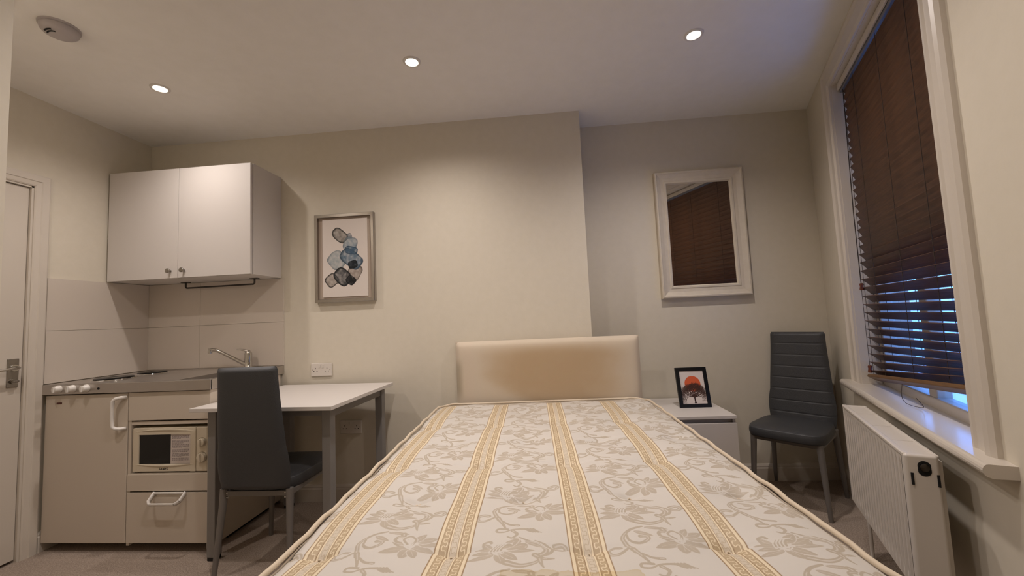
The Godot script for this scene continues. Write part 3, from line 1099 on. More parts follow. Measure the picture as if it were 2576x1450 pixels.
func make_chair(label: String) -> Node3D:
	var t := thing("dining_chair", label, "chair", Vector3.ZERO, 0.0, "grey high backed dining chairs")
	var b := MB.new()
	# seat pad: rounded slab, crowned, wider at the front
	var seat_f := func(u: float, v: float) -> Vector3:
		var a := u * TAU
		var k := 2.0 / 5.0
		var cx := signf(cos(a)) * pow(absf(cos(a)), k)
		var cz := signf(sin(a)) * pow(absf(sin(a)), k)
		# v: 0 bottom centre -> 1 top centre
		var r := 1.0
		var y := 0.0
		if v < 0.2:
			r = v / 0.2 * 0.975; y = 0.385
		elif v < 0.6:
			var q := (v - 0.2) / 0.4
			r = 0.975 + 0.025 * sin(q * PI); y = lerpf(0.385, 0.438, q)
		else:
			var q := (v - 0.6) / 0.4
			r = 0.975 * (1.0 - q); y = 0.438 + 0.016 * (1.0 - pow(1.0 - q, 3.0))
		var w := lerpf(0.178, 0.196, (cz + 1.0) / 2.0)
		return Vector3(cx * r * w, y, -cz * r * 0.198)
	b.sheet(56, 20, func(u, v):
		var p: Vector3 = seat_f.call(1.0 - u, v)
		return Vector3(p.x, p.y, -p.z))
	part(t, "seat", b, M["grey faux leather"])
	# backrest panel
	b = MB.new()
	var half_w := func(y: float) -> float:
		var q := clampf((y - 0.40) / 0.565, 0.0, 1.0)
		return 0.168 + 0.010 * sin(minf(q / 0.35, 1.0) * PI) - 0.020 * smooth(0.25, 1.0, q)
	var back_z := func(y: float) -> float:
		var q := (y - 0.40) / 0.565
		return -0.198 - 0.056 * q - 0.012 * sin(q * PI) * 0.5
	var y0 := 0.395
	var y1 := 0.966
	# front (towards the sitter, +z) with stitched channels; back plain
	var channels := 8
	var front := func(u: float, v: float) -> Vector3:
		var y := lerpf(y0, y1, v)
		var x: float = (u * 2.0 - 1.0)
		var w: float = half_w.call(y)
		var edge := 1.0 - pow(absf(x), 8.0)
		var ve := minf(v, 1.0 - v) * (y1 - y0)
		var round_v := sqrt(clampf(ve / 0.018, 0.0, 1.0))
		var ch := fposmod(v * channels, 1.0)
		var groove := 0.0032 * exp(-pow(minf(ch, 1.0 - ch) / 0.035, 2.0)) if v > 0.06 and v < 0.94 else 0.0
		var corner := 1.0
		var top_in := (y1 - y)
		if top_in < 0.02:
			corner = 1.0 - 0.05 * pow(1.0 - top_in / 0.02, 2.0)
		return Vector3(x * w * corner, y, back_z.call(y) + (0.021 * edge * round_v) - groove * edge)
	var rear := func(u: float, v: float) -> Vector3:
		var y := lerpf(y0, y1, v)
		var x: float = (1.0 - u * 2.0)
		var w: float = half_w.call(y)
		var edge := 1.0 - pow(absf(x), 8.0)
		var ve := minf(v, 1.0 - v) * (y1 - y0)
		var round_v := sqrt(clampf(ve / 0.018, 0.0, 1.0))
		var corner := 1.0
		var top_in := (y1 - y)
		if top_in < 0.02:
			corner = 1.0 - 0.05 * pow(1.0 - top_in / 0.02, 2.0)
		return Vector3(x * w * corner, y, back_z.call(y) - 0.021 * edge * round_v)
	b.sheet(36, 160, front)
	b.sheet(36, 100, rear)
	part(t, "backrest", b, M["grey faux leather"])
	# metal under-frame
	b = MB.new()
	b.rb(Vector3(-0.168, 0.362, 0.142), Vector3(0.168, 0.386, 0.162), 0.002)
	b.rb(Vector3(-0.172, 0.362, -0.190), Vector3(-0.152, 0.386, 0.150), 0.002)
	b.rb(Vector3(0.152, 0.362, -0.190), Vector3(0.172, 0.386, 0.150), 0.002)
	b.rb(Vector3(-0.165, 0.362, -0.196), Vector3(0.165, 0.386, -0.176), 0.002)
	part(t, "seat_frame", b, M["grey chair metal"])
	for sx in [-1, 1]:
		b = MB.new()
		b.tube([Vector3(sx * 0.160, 0.386, 0.150), Vector3(sx * 0.163, 0.33, 0.151), Vector3(sx * 0.182, 0.0, 0.166)], [0.0165, 0.016, 0.0105], 14)
		part(t, "leg", b, M["grey chair metal"])
		b = MB.new()
		b.tube([Vector3(sx * 0.162, 0.396, -0.190), Vector3(sx * 0.164, 0.33, -0.193), Vector3(sx * 0.182, 0.0, -0.226)], [0.0165, 0.016, 0.0105], 14)
		var lg := part(t, "leg", b, M["grey chair metal"])
		b = MB.new()
		for y in [0.376, 0.356]:
			b.tube([Vector3(sx * 0.146, y, -0.193), Vector3(sx * 0.140, y, -0.193)], 0.0045, 10)
		part(lg, "bolt", b, M["chrome"])
	return t

# ---------------------------------------------------------------- bed
var MW := 1.235
var ML := 1.93

func mattress_height(x: float, z: float) -> float:
	# quilted top: crown, button hollows in a staggered grid and soft pulls between them
	var ex := minf(x, MW - x)
	var ez := minf(z, ML - z)
	var e := minf(ex, ez)
	var h := 0.0
	h -= 0.016 * exp(-e / 0.035)
	var best := 0.0
	var row0 := 1.553
	for k in range(-1, 8):
		var rz := row0 - 0.262 * k
		if absf(rz - z) > 0.2:
			continue
		var off := 0.068 if k % 2 == 0 else 0.222
		var cx := off + 0.307 * roundf((x - off) / 0.307)
		if cx < 0.02 or cx > MW - 0.03:
			continue
		var dx := x - cx
		var dz := z - rz
		var d2 := dx * dx + dz * dz
		best += 0.011 * exp(-d2 / (0.026 * 0.026)) + 0.014 * exp(-d2 / (0.085 * 0.085))
		# crease across the bed through each row of buttons
		best += 0.007 * exp(-dz * dz / (0.0065 * 0.0065)) * exp(-dx * dx / (0.10 * 0.10))
	h -= best
	h += 0.003 * sin(x * 9.0 + 1.0) * sin(z * 6.0)
	return h

func inset(z: float) -> float:
	var r := 0.115
	var dz := minf(z, ML - z)
	if dz >= r:
		return 0.0
	var q := r - dz
	return r - sqrt(maxf(r * r - q * q, 0.0))

func bed() -> void:
	var at := Vector3(2.112, 0, 0.128)
	var yaw := 1.95
	var t := thing("bed_base", "fabric divan base under the striped mattress", "bed base", at, yaw)
	var b := MB.new()
	b.rb(Vector3(0.02, 0.06, 0.03), Vector3(MW - 0.02, 0.40, ML - 0.01), 0.02, true)
	part(t, "base", b, M["divan fabric"])
	for px in [0.10, MW - 0.10]:
		for pz in [0.12, ML - 0.12]:
			b = MB.new()
			b.tube([Vector3(px, 0.0, pz), Vector3(px, 0.06, pz)], 0.022, 14)
			part(t, "castor", b, M["black plastic"])
	# headboard: padded panel, flat to the wall (the bed itself is a touch askew)
	b = MB.new()
	var hx0 := 2.188 - at.x
	var hx1 := 3.343 - at.x
	var hw := hx1 - hx0
	var hy0 := 0.42
	var hy1 := 0.997
	var pad := func(u: float, v: float) -> Vector3:
		var x := u * 2.0 - 1.0
		var y := v * 2.0 - 1.0
		var k := (1.0 - pow(absf(x), 22.0)) * (1.0 - pow(absf(y), 12.0))
		return Vector3(hx0 + u * hw, lerpf(hy0, hy1, v), 0.036 * pow(k, 0.5) + 0.004)
	b.sheet(70, 36, pad, func(p: Vector3): return Vector2((p.x - hx0) / hw, 1.0 - (p.y - hy0) / (hy1 - hy0)))
	b.box(Vector3(hx0 + 0.003, hy0 + 0.003, -0.022), Vector3(hx1 - 0.003, hy1 - 0.003, 0.006))
	var hd := thing("headboard", "padded cream fabric headboard stained brown in the middle, against the back wall", "headboard", Vector3(at.x, 0, 0.028))
	part(hd, "padded_panel", b, headboard_material())
	for px in [0.3, 0.9]:
		b = MB.new()
		b.rb(Vector3(px - 0.02, 0.0, -0.022), Vector3(px + 0.02, 0.45, -0.006), 0.002)
		part(hd, "strut", b, M["shadow gap"])
	# mattress
	var m := thing("mattress", "cream damask mattress with gold stripes and floral scrolls on the bed", "mattress", at + Vector3(0, 0.40, 0), yaw)
	var T := 0.231
	b = MB.new()
	b.sheet(150, 330, func(u: float, v: float) -> Vector3:
		var z := v * ML
		# finer rows where the end corners turn
		var i := inset(z)
		var x := lerpf(MW - i, i, u)
		return Vector3(x, T + mattress_height(x, z), z), func(p: Vector3): return Vector2(p.x / MW, p.z / ML))
	part(m, "top_panel", b, ticking_material(), "cream ticking with gold stripes, grey floral scrolls and a tan stain")
	# border and piping follow the outline
	var ring := []
	for k in 41:
		var z := ML * k / 40.0
		ring.append(Vector2(MW - inset(z), z))
	# finer corners
	var outline := []
	var r := 0.115
	for c in [[r, r, PI, 1.5 * PI], [MW - r, r, 1.5 * PI, TAU], [MW - r, ML - r, 0.0, 0.5 * PI], [r, ML - r, 0.5 * PI, PI]]:
		for k in 9:
			var a: float = lerpf(c[2], c[3], k / 8.0)
			outline.append(Vector2(c[0] + r * cos(a), c[1] + r * sin(a)))
		# wavy long sides get extra points
		if c[2] == 1.5 * PI:
			for k in range(1, 40):
				outline.append(Vector2(MW + 0.0025 * sin(k * 1.9), lerpf(r, ML - r, k / 40.0)))
		if c[2] == 0.5 * PI:
			for k in range(1, 40):
				outline.append(Vector2(-0.0025 * sin(k * 2.1), lerpf(ML - r, r, k / 40.0)))
	b = MB.new()
	var L := outline.size()
	var hs := [0.006, 0.03, 0.115, 0.20, T - 0.014]
	var outs := [-0.004, 0.002, 0.008, 0.004, -0.002]
	var base := 0
	for j in hs.size():
		for k in L + 1:
			var p: Vector2 = outline[k % L]
			var nx: Vector2 = outline[(k + 1) % L]
			var pv: Vector2 = outline[(k + L - 1) % L]
			var tg := (nx - pv).normalized()
			var o := Vector2(tg.y, -tg.x)
			b.vert(Vector3(p.x + o.x * outs[j], hs[j], p.y + o.y * outs[j]), Vector3(o.x, 0, o.y))
	for j in hs.size() - 1:
		for k in L:
			var a := base + j * (L + 1) + k
			b.tri(a, a + L + 1, a + L + 2); b.tri(a, a + L + 2, a + 1)
	# underside
	var bb := b.v.size()
	for p in outline:
		b.vert(Vector3(p.x, 0.006, p.y), Vector3(0, -1, 0))
	var poly := PackedVector2Array(outline)
	var tr := Geometry2D.triangulate_polygon(poly)
	for i in range(0, tr.size(), 3):
		b.tri(bb + tr[i], bb + tr[i + 1], bb + tr[i + 2])
	part(m, "border", b, M["mattress side"])
	for yy in [T - 0.0085, 0.008]:
		b = MB.new()
		var pts := []
		for k in L + 1:
			var p: Vector2 = outline[k % L]
			var nx: Vector2 = outline[(k + 1) % L]
			var pv: Vector2 = outline[(k + L - 1) % L]
			var tg := (nx - pv).normalized()
			var o := Vector2(tg.y, -tg.x)
			pts.append(Vector3(p.x + o.x * 0.006, yy + 0.002 * sin(k * 1.3), p.y + o.y * 0.006))
		b.tube(pts, 0.0066, 10, false)
		part(m, "piping", b, M["piping"])
	# tufts
	for k in range(0, 6):
		var rz := 1.553 - 0.262 * k
		var off := 0.068 if k % 2 == 0 else 0.222
		for j in 5:
			var cx := off + 0.307 * j
			if cx > MW - 0.06:
				continue
			b = MB.new()
			b.xf = Transform3D(Basis(Vector3.UP, 0.7 * j + k), Vector3(cx, T + mattress_height(cx, rz) + 0.001, rz))
			var lp := []
			for q in 9:
				var a := TAU * q / 8.0
				lp.append(Vector3(0.007 * cos(a), 0.002 + 0.002 * sin(a * 2.0), 0.005 * sin(a)))
			b.tube(lp, 0.0022, 6, false)
			part(m, "tuft", b, M["piping"])

func headboard_material() -> StandardMaterial3D:
	var w := 320
	var h := 160
	var im := Image.create(w, h, false, Image.FORMAT_RGBA8)
	var f := FastNoiseLite.new()
	f.seed = 4
	f.frequency = 0.018
	f.fractal_octaves = 4
	var clean := Color(0.80, 0.745, 0.665)
	var brown := Color(0.70, 0.60, 0.47)
	for y in h:
		for x in w:
			var u := x / float(w)
			var v := y / float(h)
			var nn := f.get_noise_2d(x, y * 1.3)
			var q := 1.0 - pow(absf(u - 0.53) / 0.43, 2.6)
			q = clampf(q + 0.12 * nn, 0.0, 1.0) * smooth(-0.04, 0.20, v) * (1.0 - 0.35 * smooth(0.30, 0.80, v))
			# lower left wipes clean in a slant
			q *= 1.0 - 0.65 * smooth(0.0, 0.16, v - 0.25 - (u - 0.05) * 0.95) * smooth(0.62, 0.40, u)
			q = smooth(0.0, 1.0, q)
			var c := clean.lerp(brown, q * 0.92)
			# grubby left edge
			c = c.lerp(Color(0.58, 0.53, 0.44), 0.45 * smooth(0.05, 0.02, u) * smooth(0.15, 0.3, v) * smooth(0.65, 0.5, v))
			im.set_pixel(x, y, c)
	var m := img_mat("headboard cloth", im, 0.8)
	m.rim_enabled = true
	m.rim = 0.2
	return m

# --- damask ticking, drawn at twice the size then reduced
var _mask: PackedFloat32Array
var _tw := 0
var _thh := 0

func dab(x: float, y: float, r: float, val: float) -> void:
	var x0 := int(floor(x - r))
	var x1 := int(ceil(x + r))
	var y0 := int(floor(y - r))
	var y1 := int(ceil(y + r))
	for yy in range(y0, y1 + 1):
		for xx in range(x0, x1 + 1):
			if (xx - x) * (xx - x) + (yy - y) * (yy - y) <= r * r:
				_mask[posmod(yy, _thh) * _tw + posmod(xx, _tw)] = val

var _ox := 0.0
var _oy := 0.0
var _pm := 0.0   # pixels per metre

func fpt(u: float, v: float) -> Vector2: # floral column coordinates -> pixels
	return Vector2(_ox + (0.0425 + u * 0.222) * _pm, _oy + v * 0.30 * _pm)

func stroke(c: Array, w0: float, w1: float, val: float, wmid := -1.0) -> void:
	# c: flat list u,v,u,v ... through which a smooth line passes; widths in metres
	var cv := Curve2D.new()
	var m := c.size() / 2
	var ps := []
	for i in m:
		ps.append(fpt(c[i * 2], c[i * 2 + 1]))
	for i in m:
		var tan_: Vector2 = (ps[mini(i + 1, m - 1)] - ps[maxi(i - 1, 0)]) / 6.0
		cv.add_point(ps[i], -tan_, tan_)
	var L := cv.get_baked_length()
	var d := 0.0
	while d <= L:
		var f := d / L
		var w := lerpf(w0, w1, f)
		if wmid >= 0.0:
			w = lerpf(w0, wmid, f * 2.0) if f < 0.5 else lerpf(wmid, w1, f * 2.0 - 1.0)
		var p := cv.sample_baked(d)
		dab(p.x, p.y, maxf(w * 0.80 * _pm, 1.7), val)
		d += 1.5
	d = 0.0
	while d <= L and val > 0.0:
		var f := d / L
		var w := lerpf(w0, w1, f)
		if wmid >= 0.0:
			w = lerpf(w0, wmid, f * 2.0) if f < 0.5 else lerpf(wmid, w1, f * 2.0 - 1.0)
		if w > 0.0055:
			var p := cv.sample_baked(d)
			dab(p.x, p.y, w * 0.20 * _pm, 0.3)
		d += 1.5

func petal(cu: float, cv_: float, ang: float, length: float, width: float, val := 1.0) -> void:
	# a leaf-shaped blob starting at (cu, cv) and running along ang (degrees, 0 = +u, 90 = +v), with a pale vein
	var p := fpt(cu, cv_)
	var dir := Vector2(cos(deg_to_rad(ang)), sin(deg_to_rad(ang)))
	var n := 26
	for i in n + 1:
		var f := float(i) / n
		var w := width * pow(sin(PI * pow(f, 0.75)), 0.8) + 0.0035
		var q := p + dir * length * f * _pm
		dab(q.x, q.y, maxf(w * 0.5 * _pm, 0.6), 0.0)
	for i in n + 1:
		var f := float(i) / n
		var w := width * pow(sin(PI * pow(f, 0.75)), 0.8)
		var q := p + dir * length * f * _pm
		dab(q.x, q.y, maxf(w * 0.5 * _pm, 0.6), val * (0.80 + 0.2 * f))
	for i in n:
		var f := 0.08 + 0.70 * i / n
		var q := p + dir * length * f * _pm
		dab(q.x, q.y, 1.4, 0.3)

func flower_a(cu: float, cv_: float) -> void:
	# open bloom seen from the side: leaf at the left, fanned petals, curled tips
	petal(cu - 0.03, cv_ + 0.055, 165, 0.060, 0.019)
	petal(cu + 0.11, cv_ + 0.02, -2, 0.060, 0.016)
	petal(cu + 0.10, cv_ - 0.01, -22, 0.052, 0.022)
	petal(cu - 0.02, cv_ + 0.015, 178, 0.052, 0.019)
	petal(cu - 0.02, cv_ - 0.015, 196, 0.050, 0.018)
	petal(cu + 0.01, cv_ + 0.045, 72, 0.040, 0.024)
	petal(cu + 0.05, cv_ + 0.035, 40, 0.046, 0.022)
	petal(cu + 0.06, cv_ - 0.035, -42, 0.046, 0.024)
	petal(cu - 0.05, cv_ - 0.035, 222, 0.036, 0.014)
	stroke([cu - 0.07, cv_ - 0.04, cu - 0.14, cv_ - 0.07, cu - 0.15, cv_ - 0.115, cu - 0.09, cv_ - 0.13, cu - 0.07, cv_ - 0.11], 0.003, 0.005, 1.0)
	for k in 4:
		var q := 0.032 * k
		stroke([cu - 0.07 + q, cv_ + 0.015, cu - 0.05 + q, cv_ - 0.045, cu + 0.0 + q, cv_ - 0.085, cu + 0.05 + q, cv_ - 0.075], 0.0045, 0.003, 0.0)
		stroke([cu - 0.06 + q, cv_ + 0.005, cu - 0.035 + q, cv_ - 0.045, cu + 0.01 + q, cv_ - 0.075, cu + 0.045 + q, cv_ - 0.06], 0.003, 0.004, 1.0)
	stroke([cu + 0.19, cv_ - 0.02, cu + 0.27, cv_ - 0.015, cu + 0.29, cv_ - 0.045], 0.004, 0.006, 0.9)
	stroke([cu - 0.03, cv_ + 0.03, cu + 0.03, cv_ + 0.05, cu + 0.07, cv_ + 0.03], 0.003, 0.002, 0.0)
	stroke([cu - 0.01, cv_ + 0.05, cu + 0.02, cv_ + 0.065], 0.003, 0.002, 0.0)

func flower_b(cu: float, cv_: float) -> void:
	# bloom turned the other way: large right leaf, open cup
	petal(cu + 0.02, cv_ + 0.01, 10, 0.066, 0.024)
	petal(cu - 0.02, cv_ + 0.03, 160, 0.062, 0.026)
	petal(cu + 0.0, cv_ + 0.05, 100, 0.034, 0.028)
	petal(cu + 0.03, cv_ + 0.045, 62, 0.036, 0.022)
	petal(cu + 0.09, cv_ - 0.03, -8, 0.050, 0.018)
	petal(cu + 0.07, cv_ - 0.055, -26, 0.048, 0.020)
	petal(cu + 0.03, cv_ - 0.06, -55, 0.038, 0.018)
	stroke([cu - 0.03, cv_ - 0.03, cu - 0.13, cv_ - 0.035, cu - 0.18, cv_ - 0.07, cu - 0.16, cv_ - 0.11, cu - 0.09, cv_ - 0.11], 0.004, 0.006, 1.0)
	stroke([cu - 0.03, cv_ + 0.0, cu - 0.12, cv_ - 0.002, cu - 0.19, cv_ - 0.035], 0.008, 0.002, 1.0)
	# cup: pale inside, dark rim
	stroke([cu - 0.03, cv_ - 0.02, cu - 0.08, cv_ - 0.075, cu - 0.03, cv_ - 0.115, cu + 0.03, cv_ - 0.08, cu + 0.02, cv_ - 0.015], 0.010, 0.008, 0.0)
	stroke([cu - 0.03, cv_ - 0.02, cu - 0.09, cv_ - 0.08, cu - 0.03, cv_ - 0.125, cu + 0.04, cv_ - 0.08, cu + 0.02, cv_ - 0.015], 0.0035, 0.0035, 1.0)
	for k in 3:
		stroke([cu - 0.01 + 0.025 * k, cv_ + 0.0, cu + 0.0 + 0.03 * k, cv_ - 0.045], 0.003, 0.0015, 0.0)
	stroke([cu - 0.05, cv_ + 0.005, cu + 0.0, cv_ + 0.02, cu + 0.04, cv_ + 0.0], 0.003, 0.002, 0.0)

func motif() -> void:
	# top curl, feathered leaf and stem
	stroke([0.36, 0.21, 0.26, 0.20, 0.25, 0.24, 0.33, 0.25, 0.42, 0.22, 0.56, 0.22, 0.66, 0.25], 0.005, 0.006, 1.0, 0.003)
	for k in 4:
		stroke([0.55 + 0.03 * k, 0.215, 0.60 + 0.03 * k, 0.25, 0.64 + 0.03 * k, 0.265], 0.004, 0.002, 1.0)
	stroke([0.42, 0.24, 0.47, 0.29, 0.42, 0.34, 0.37, 0.32], 0.006, 0.003, 1.0)
	stroke([0.46, 0.36, 0.50, 0.40, 0.46, 0.44], 0.008, 0.003, 1.0)
	flower_a(0.28, 0.50)
	# S-stem with curl and leaves
	stroke([0.50, 0.34, 0.62, 0.40, 0.70, 0.43, 0.77, 0.49, 0.74, 0.55, 0.68, 0.58], 0.003, 0.010, 1.0, 0.006)
	stroke([0.66, 0.38, 0.76, 0.42, 0.83, 0.48, 0.80, 0.54, 0.73, 0.575], 0.002, 0.004, 1.0, 0.005)
	stroke([0.82, 0.47, 0.92, 0.48, 0.97, 0.44, 0.93, 0.41, 0.86, 0.43], 0.005, 0.009, 1.0)
	petal(0.56, 0.40, 22, 0.05, 0.012)
	stroke([0.66, 0.57, 0.74, 0.61, 0.84, 0.60], 0.010, 0.003, 1.0)
	stroke([0.72, 0.60, 0.66, 0.66, 0.52, 0.70, 0.38, 0.66], 0.004, 0.012, 1.0)
	stroke([0.70, 0.61, 0.72, 0.68, 0.74, 0.72], 0.008, 0.002, 1.0)
	# C-scroll with inner curl
	stroke([0.42, 0.74, 0.28, 0.78, 0.18, 0.87, 0.20, 0.96, 0.26, 1.06], 0.004, 0.008, 1.0, 0.006)
	stroke([0.23, 0.83, 0.24, 0.91, 0.33, 0.95, 0.42, 0.92, 0.43, 0.88, 0.36, 0.87], 0.003, 0.007, 1.0)
	petal(0.32, 0.80, 30, 0.045, 0.014)
	petal(0.44, 0.755, 8, 0.055, 0.012)
	stroke([0.62, 0.78, 0.64, 0.82, 0.69, 0.85], 0.010, 0.003, 1.0)
	stroke([0.20, 1.0, 0.10, 1.06, 0.02, 1.06, 0.0, 1.00, 0.06, 0.97, 0.12, 0.98], 0.004, 0.009, 1.0)
	stroke([0.24, 1.02, 0.30, 1.12, 0.34, 1.20], 0.008, 0.003, 1.0)
	stroke([0.30, 1.08, 0.38, 1.14, 0.48, 1.16], 0.003, 0.006, 1.0)
	flower_b(0.74, 0.93)

func ticking_material() -> StandardMaterial3D:
	_pm = 2100.0
	var cw := 0.307
	_tw = int(round(cw * 2.0 * _pm))
	_thh = int(round(0.30 * _pm))
	_mask = PackedFloat32Array()
	_mask.resize(_tw * _thh)
	for k in 2:
		_ox = (k * cw + 0.0425) * _pm
		_oy = 0.155 * _pm if k == 1 else 0.0
		motif()
	var floral := _mask
	# scroll line of the bands
	_mask = PackedFloat32Array()
	_mask.resize(_tw * _thh)
	for k in 2:
		for band in [[-0.0225, 1.0], [0.0, 0.5], [0.0225, 1.0]]:
			var per := 0.30 / 12.0
			var steps := 2600
			for i in steps:
				var s := float(i) / steps * 12.0
				var ph := TAU * s
				var x: float = (0.0425 + k * cw + band[0] + 0.0052 * sin(ph)) * _pm
				var y := (s * per + -0.0034 * sin(2.0 * ph)) * _pm
				dab(x, y, 2.3, band[1])
	var im := Image.create(_tw, _thh, false, Image.FORMAT_RGBA8)
	var cream := Color(0.79, 0.765, 0.73)
	var grey := Color(0.69, 0.645, 0.58)
	var gold := Color(0.585, 0.49, 0.365)
	var goldp := Color(0.77, 0.70, 0.58)
	var pale := Color(0.86, 0.80, 0.69)
	var mid := Color(0.79, 0.745, 0.67)
	for y in _thh:
		for x in _tw:
			var i := y * _tw + x
			var xm := fmod(x / _pm, cw) - 0.0425
			var a := absf(xm)
			var c := cream
			if a < 0.0425:
				if a > 0.0400: c = gold
				elif a > 0.0325: c = pale
				elif a > 0.0310: c = gold
				elif a > 0.0140:
					c = gold.lerp(goldp, 0.62)
					if _mask[i] > 0.6: c = pale
				elif a > 0.0125: c = gold
				elif a > 0.0085: c = pale
				elif a > 0.0080: c = gold
				else:
					c = mid
					if _mask[i] > 0.3: c = Color(0.72, 0.66, 0.57)
			elif floral[i] > 0.0:
				c = cream.lerp(grey, floral[i])
			im.set_pixel(x, y, c)
	im.resize(_tw / 2, _thh / 2, Image.INTERPOLATE_BILINEAR)
	var half := _pm / 2.0
	var FW := int(round(MW * half))
	var FH := int(round(ML * half))
	var full := Image.create(FW, FH, false, Image.FORMAT_RGBA8)
	full.fill(cream)
	var oy := int(round(-0.30 * half * 0.78))
	while oy < FH:
		var ox := int(round((0.068 - 0.0425) * half)) - im.get_width()
		while ox < FW:
			full.blit_rect(im, Rect2i(0, 0, im.get_width(), im.get_height()), Vector2i(ox, oy))
			ox += im.get_width()
		oy += im.get_height()
	# tan stain with a hard edge near the foot
	var f := FastNoiseLite.new()
	f.seed = 9
	f.frequency = 0.02
	var sx0 := 0.495
	var sx1 := 0.775
	var sz0 := 1.645
	var tan_ := Color(0.80, 0.70, 0.53)
	for y in range(int((sz0 - 0.02) * half), mini(FH, int((sz0 + 0.16) * half))):
		for x in range(int((sx0 - 0.03) * half), int((sx1 + 0.03) * half)):
			var nn := f.get_noise_2d(x, y) * 0.008
			var e := minf(minf(x / half - sx0, sx1 - x / half), minf(y / half - sz0, sz0 + 0.14 - y / half)) + nn
			if e > 0.0:
				var k := 0.42 + 0.3 * exp(-e / 0.004)
				var p := full.get_pixel(x, y)
				full.set_pixel(x, y, p.lerp(Color(p.r * 0.92, p.g * 0.86, p.b * 0.71), k))
	full.generate_mipmaps()
	var m := img_mat("damask ticking", full, 0.52)
	m.metallic_specular = 0.45
	return m

# ---------------------------------------------------------------- alcove
func alcove_things() -> void:
	var b: MB
	var t := thing("bedside_drawers", "white bedside drawer unit in the alcove beside the bed", "bedside table", Vector3(3.395, 0, ALCOVE + 0.018))
	var D := 0.263 - ALCOVE - 0.018
	b = MB.new()
	b.rb(Vector3(0, 0.532, 0), Vector3(0.396, 0.549, D), 0.0015)
	part(t, "top", b, M["white laminate"])
	b = MB.new()
	b.rb(Vector3(0, 0.0, 0), Vector3(0.016, 0.532, D - 0.022), 0.001)
	b.rb(Vector3(0.380, 0.0, 0), Vector3(0.396, 0.532, D - 0.022), 0.001)
	b.box(Vector3(0.016, 0.02, 0), Vector3(0.380, 0.532, 0.006))
	b.box(Vector3(0.016, 0.0, 0.02), Vector3(0.380, 0.016, D - 0.03))
	b.box(Vector3(0.016, 0.500, 0.02), Vector3(0.380, 0.532, D - 0.045))
	part(t, "carcass", b, M["white laminate"])
	for q in [[0.262, 0.509], [0.020, 0.250]]:
		b = MB.new()
		b.rb(Vector3(0.001, q[0], D - 0.020), Vector3(0.395, q[1], D - 0.002), 0.0015)
		part(t, "drawer", b, M["white laminate"])
	# tree print in a black frame
	t = thing("photo_frame", "small black framed print of an orange sun behind a tree, on the bedside drawers", "picture frame", Vector3(3.650, 0.549, 0.056), 1.0)
	var tilt := Basis(Vector3.RIGHT, deg_to_rad(-13))
	var fw := 0.186
	var fh := 0.240
	b = MB.new()
	b.xf = Transform3D(tilt, Vector3.ZERO) * Transform3D(Basis(), Vector3(0, fh / 2, 0))
	b.frame(fw, fh, [Vector2(0, -0.014), Vector2(0, 0.0), Vector2(0.002, 0.002), Vector2(0.020, 0.002), Vector2(0.0225, -0.003)])
	b.box(Vector3(-fw / 2 + 0.001, -fh / 2 + 0.001, -0.014), Vector3(fw / 2 - 0.001, fh / 2 - 0.001, -0.010))
	part(t, "frame", b, M["black frame"])
	b = MB.new()
	b.xf = Transform3D(tilt, Vector3.ZERO) * Transform3D(Basis(), Vector3(0, fh / 2, 0))
	var pw := fw / 2 - 0.022
	var ph := fh / 2 - 0.022
	b.quad(Vector3(-pw, -ph, -0.0035), Vector3(pw, -ph, -0.0035), Vector3(pw, ph, -0.0035), Vector3(-pw, ph, -0.0035))
	part(t, "print", b, img_mat("tree print", tree_image(), 0.45))
	b = MB.new()
	b.rb(Vector3(-0.025, 0.002, -0.125), Vector3(0.025, 0.006, -0.02), 0.001)
	b.xf = Transform3D(Basis(Vector3.RIGHT, deg_to_rad(18)), Vector3(0, 0.004, -0.122))
	b.rb(Vector3(-0.025, 0, 0), Vector3(0.025, 0.17, 0.003), 0.001)
	part(t, "stand", b, M["black frame"])
	# mirror
	var mz := ALCOVE
	t = thing("mirror", "rectangular wall mirror in a wide white moulded frame above the bedside drawers", "mirror", Vector3(3.870, 1.660, mz))
	var mw := 0.590
	var mh := 0.880
	b = MB.new()
	b.frame(mw, mh, [Vector2(0, 0.0), Vector2(0, 0.038), Vector2(0.005, 0.045), Vector2(0.013, 0.046), Vector2(0.019, 0.040), Vector2(0.042, 0.029), Vector2(0.062, 0.026), Vector2(0.068, 0.030), Vector2(0.079, 0.029), Vector2(0.086, 0.013)])
	part(t, "frame", b, M["mirror frame paint"])
	b = MB.new()
	b.box(Vector3(-mw / 2 + 0.083, -mh / 2 + 0.083, 0.004), Vector3(mw / 2 - 0.083, mh / 2 - 0.083, 0.0135))
	part(t, "glass", b, M["mirror glass"], "silvered glass reflecting the wooden blind")

func line_px(im: Image, a: Vector2, c: Vector2, w: float, col: Color) -> void:
	var L := a.distance_to(c)
	var n := int(L) + 1
	for i in n + 1:
		var p := a.lerp(c, float(i) / n)
		var r := int(ceil(w))
		for yy in range(-r, r + 1):
			for xx in range(-r, r + 1):
				if xx * xx + yy * yy <= w * w:
					var px := int(p.x) + xx
					var py := int(p.y) + yy
					if px >= 0 and py >= 0 and px < im.get_width() and py < im.get_height():
						im.set_pixel(px, py, col)

func branch(im: Image, rng: RandomNumberGenerator, p: Vector2, ang: float, length: float, w: float, depth: int, col: Color) -> void:
	var q := p + Vector2(cos(ang), -sin(ang)) * length
	line_px(im, p, q, w, col)
	if depth == 0:
		return
	var kids := 3 if depth > 2 else 2
	for k in kids:
		var spread := (float(k) / (kids - 1) - 0.5) * 1.35 + rng.randf_range(-0.22, 0.22)
		var na := ang + spread
		na = lerpf(na, PI / 2, 0.04)
		branch(im, rng, q, na, length * rng.randf_range(0.66, 0.86), maxf(w * 0.62, 0.45), depth - 1, col)

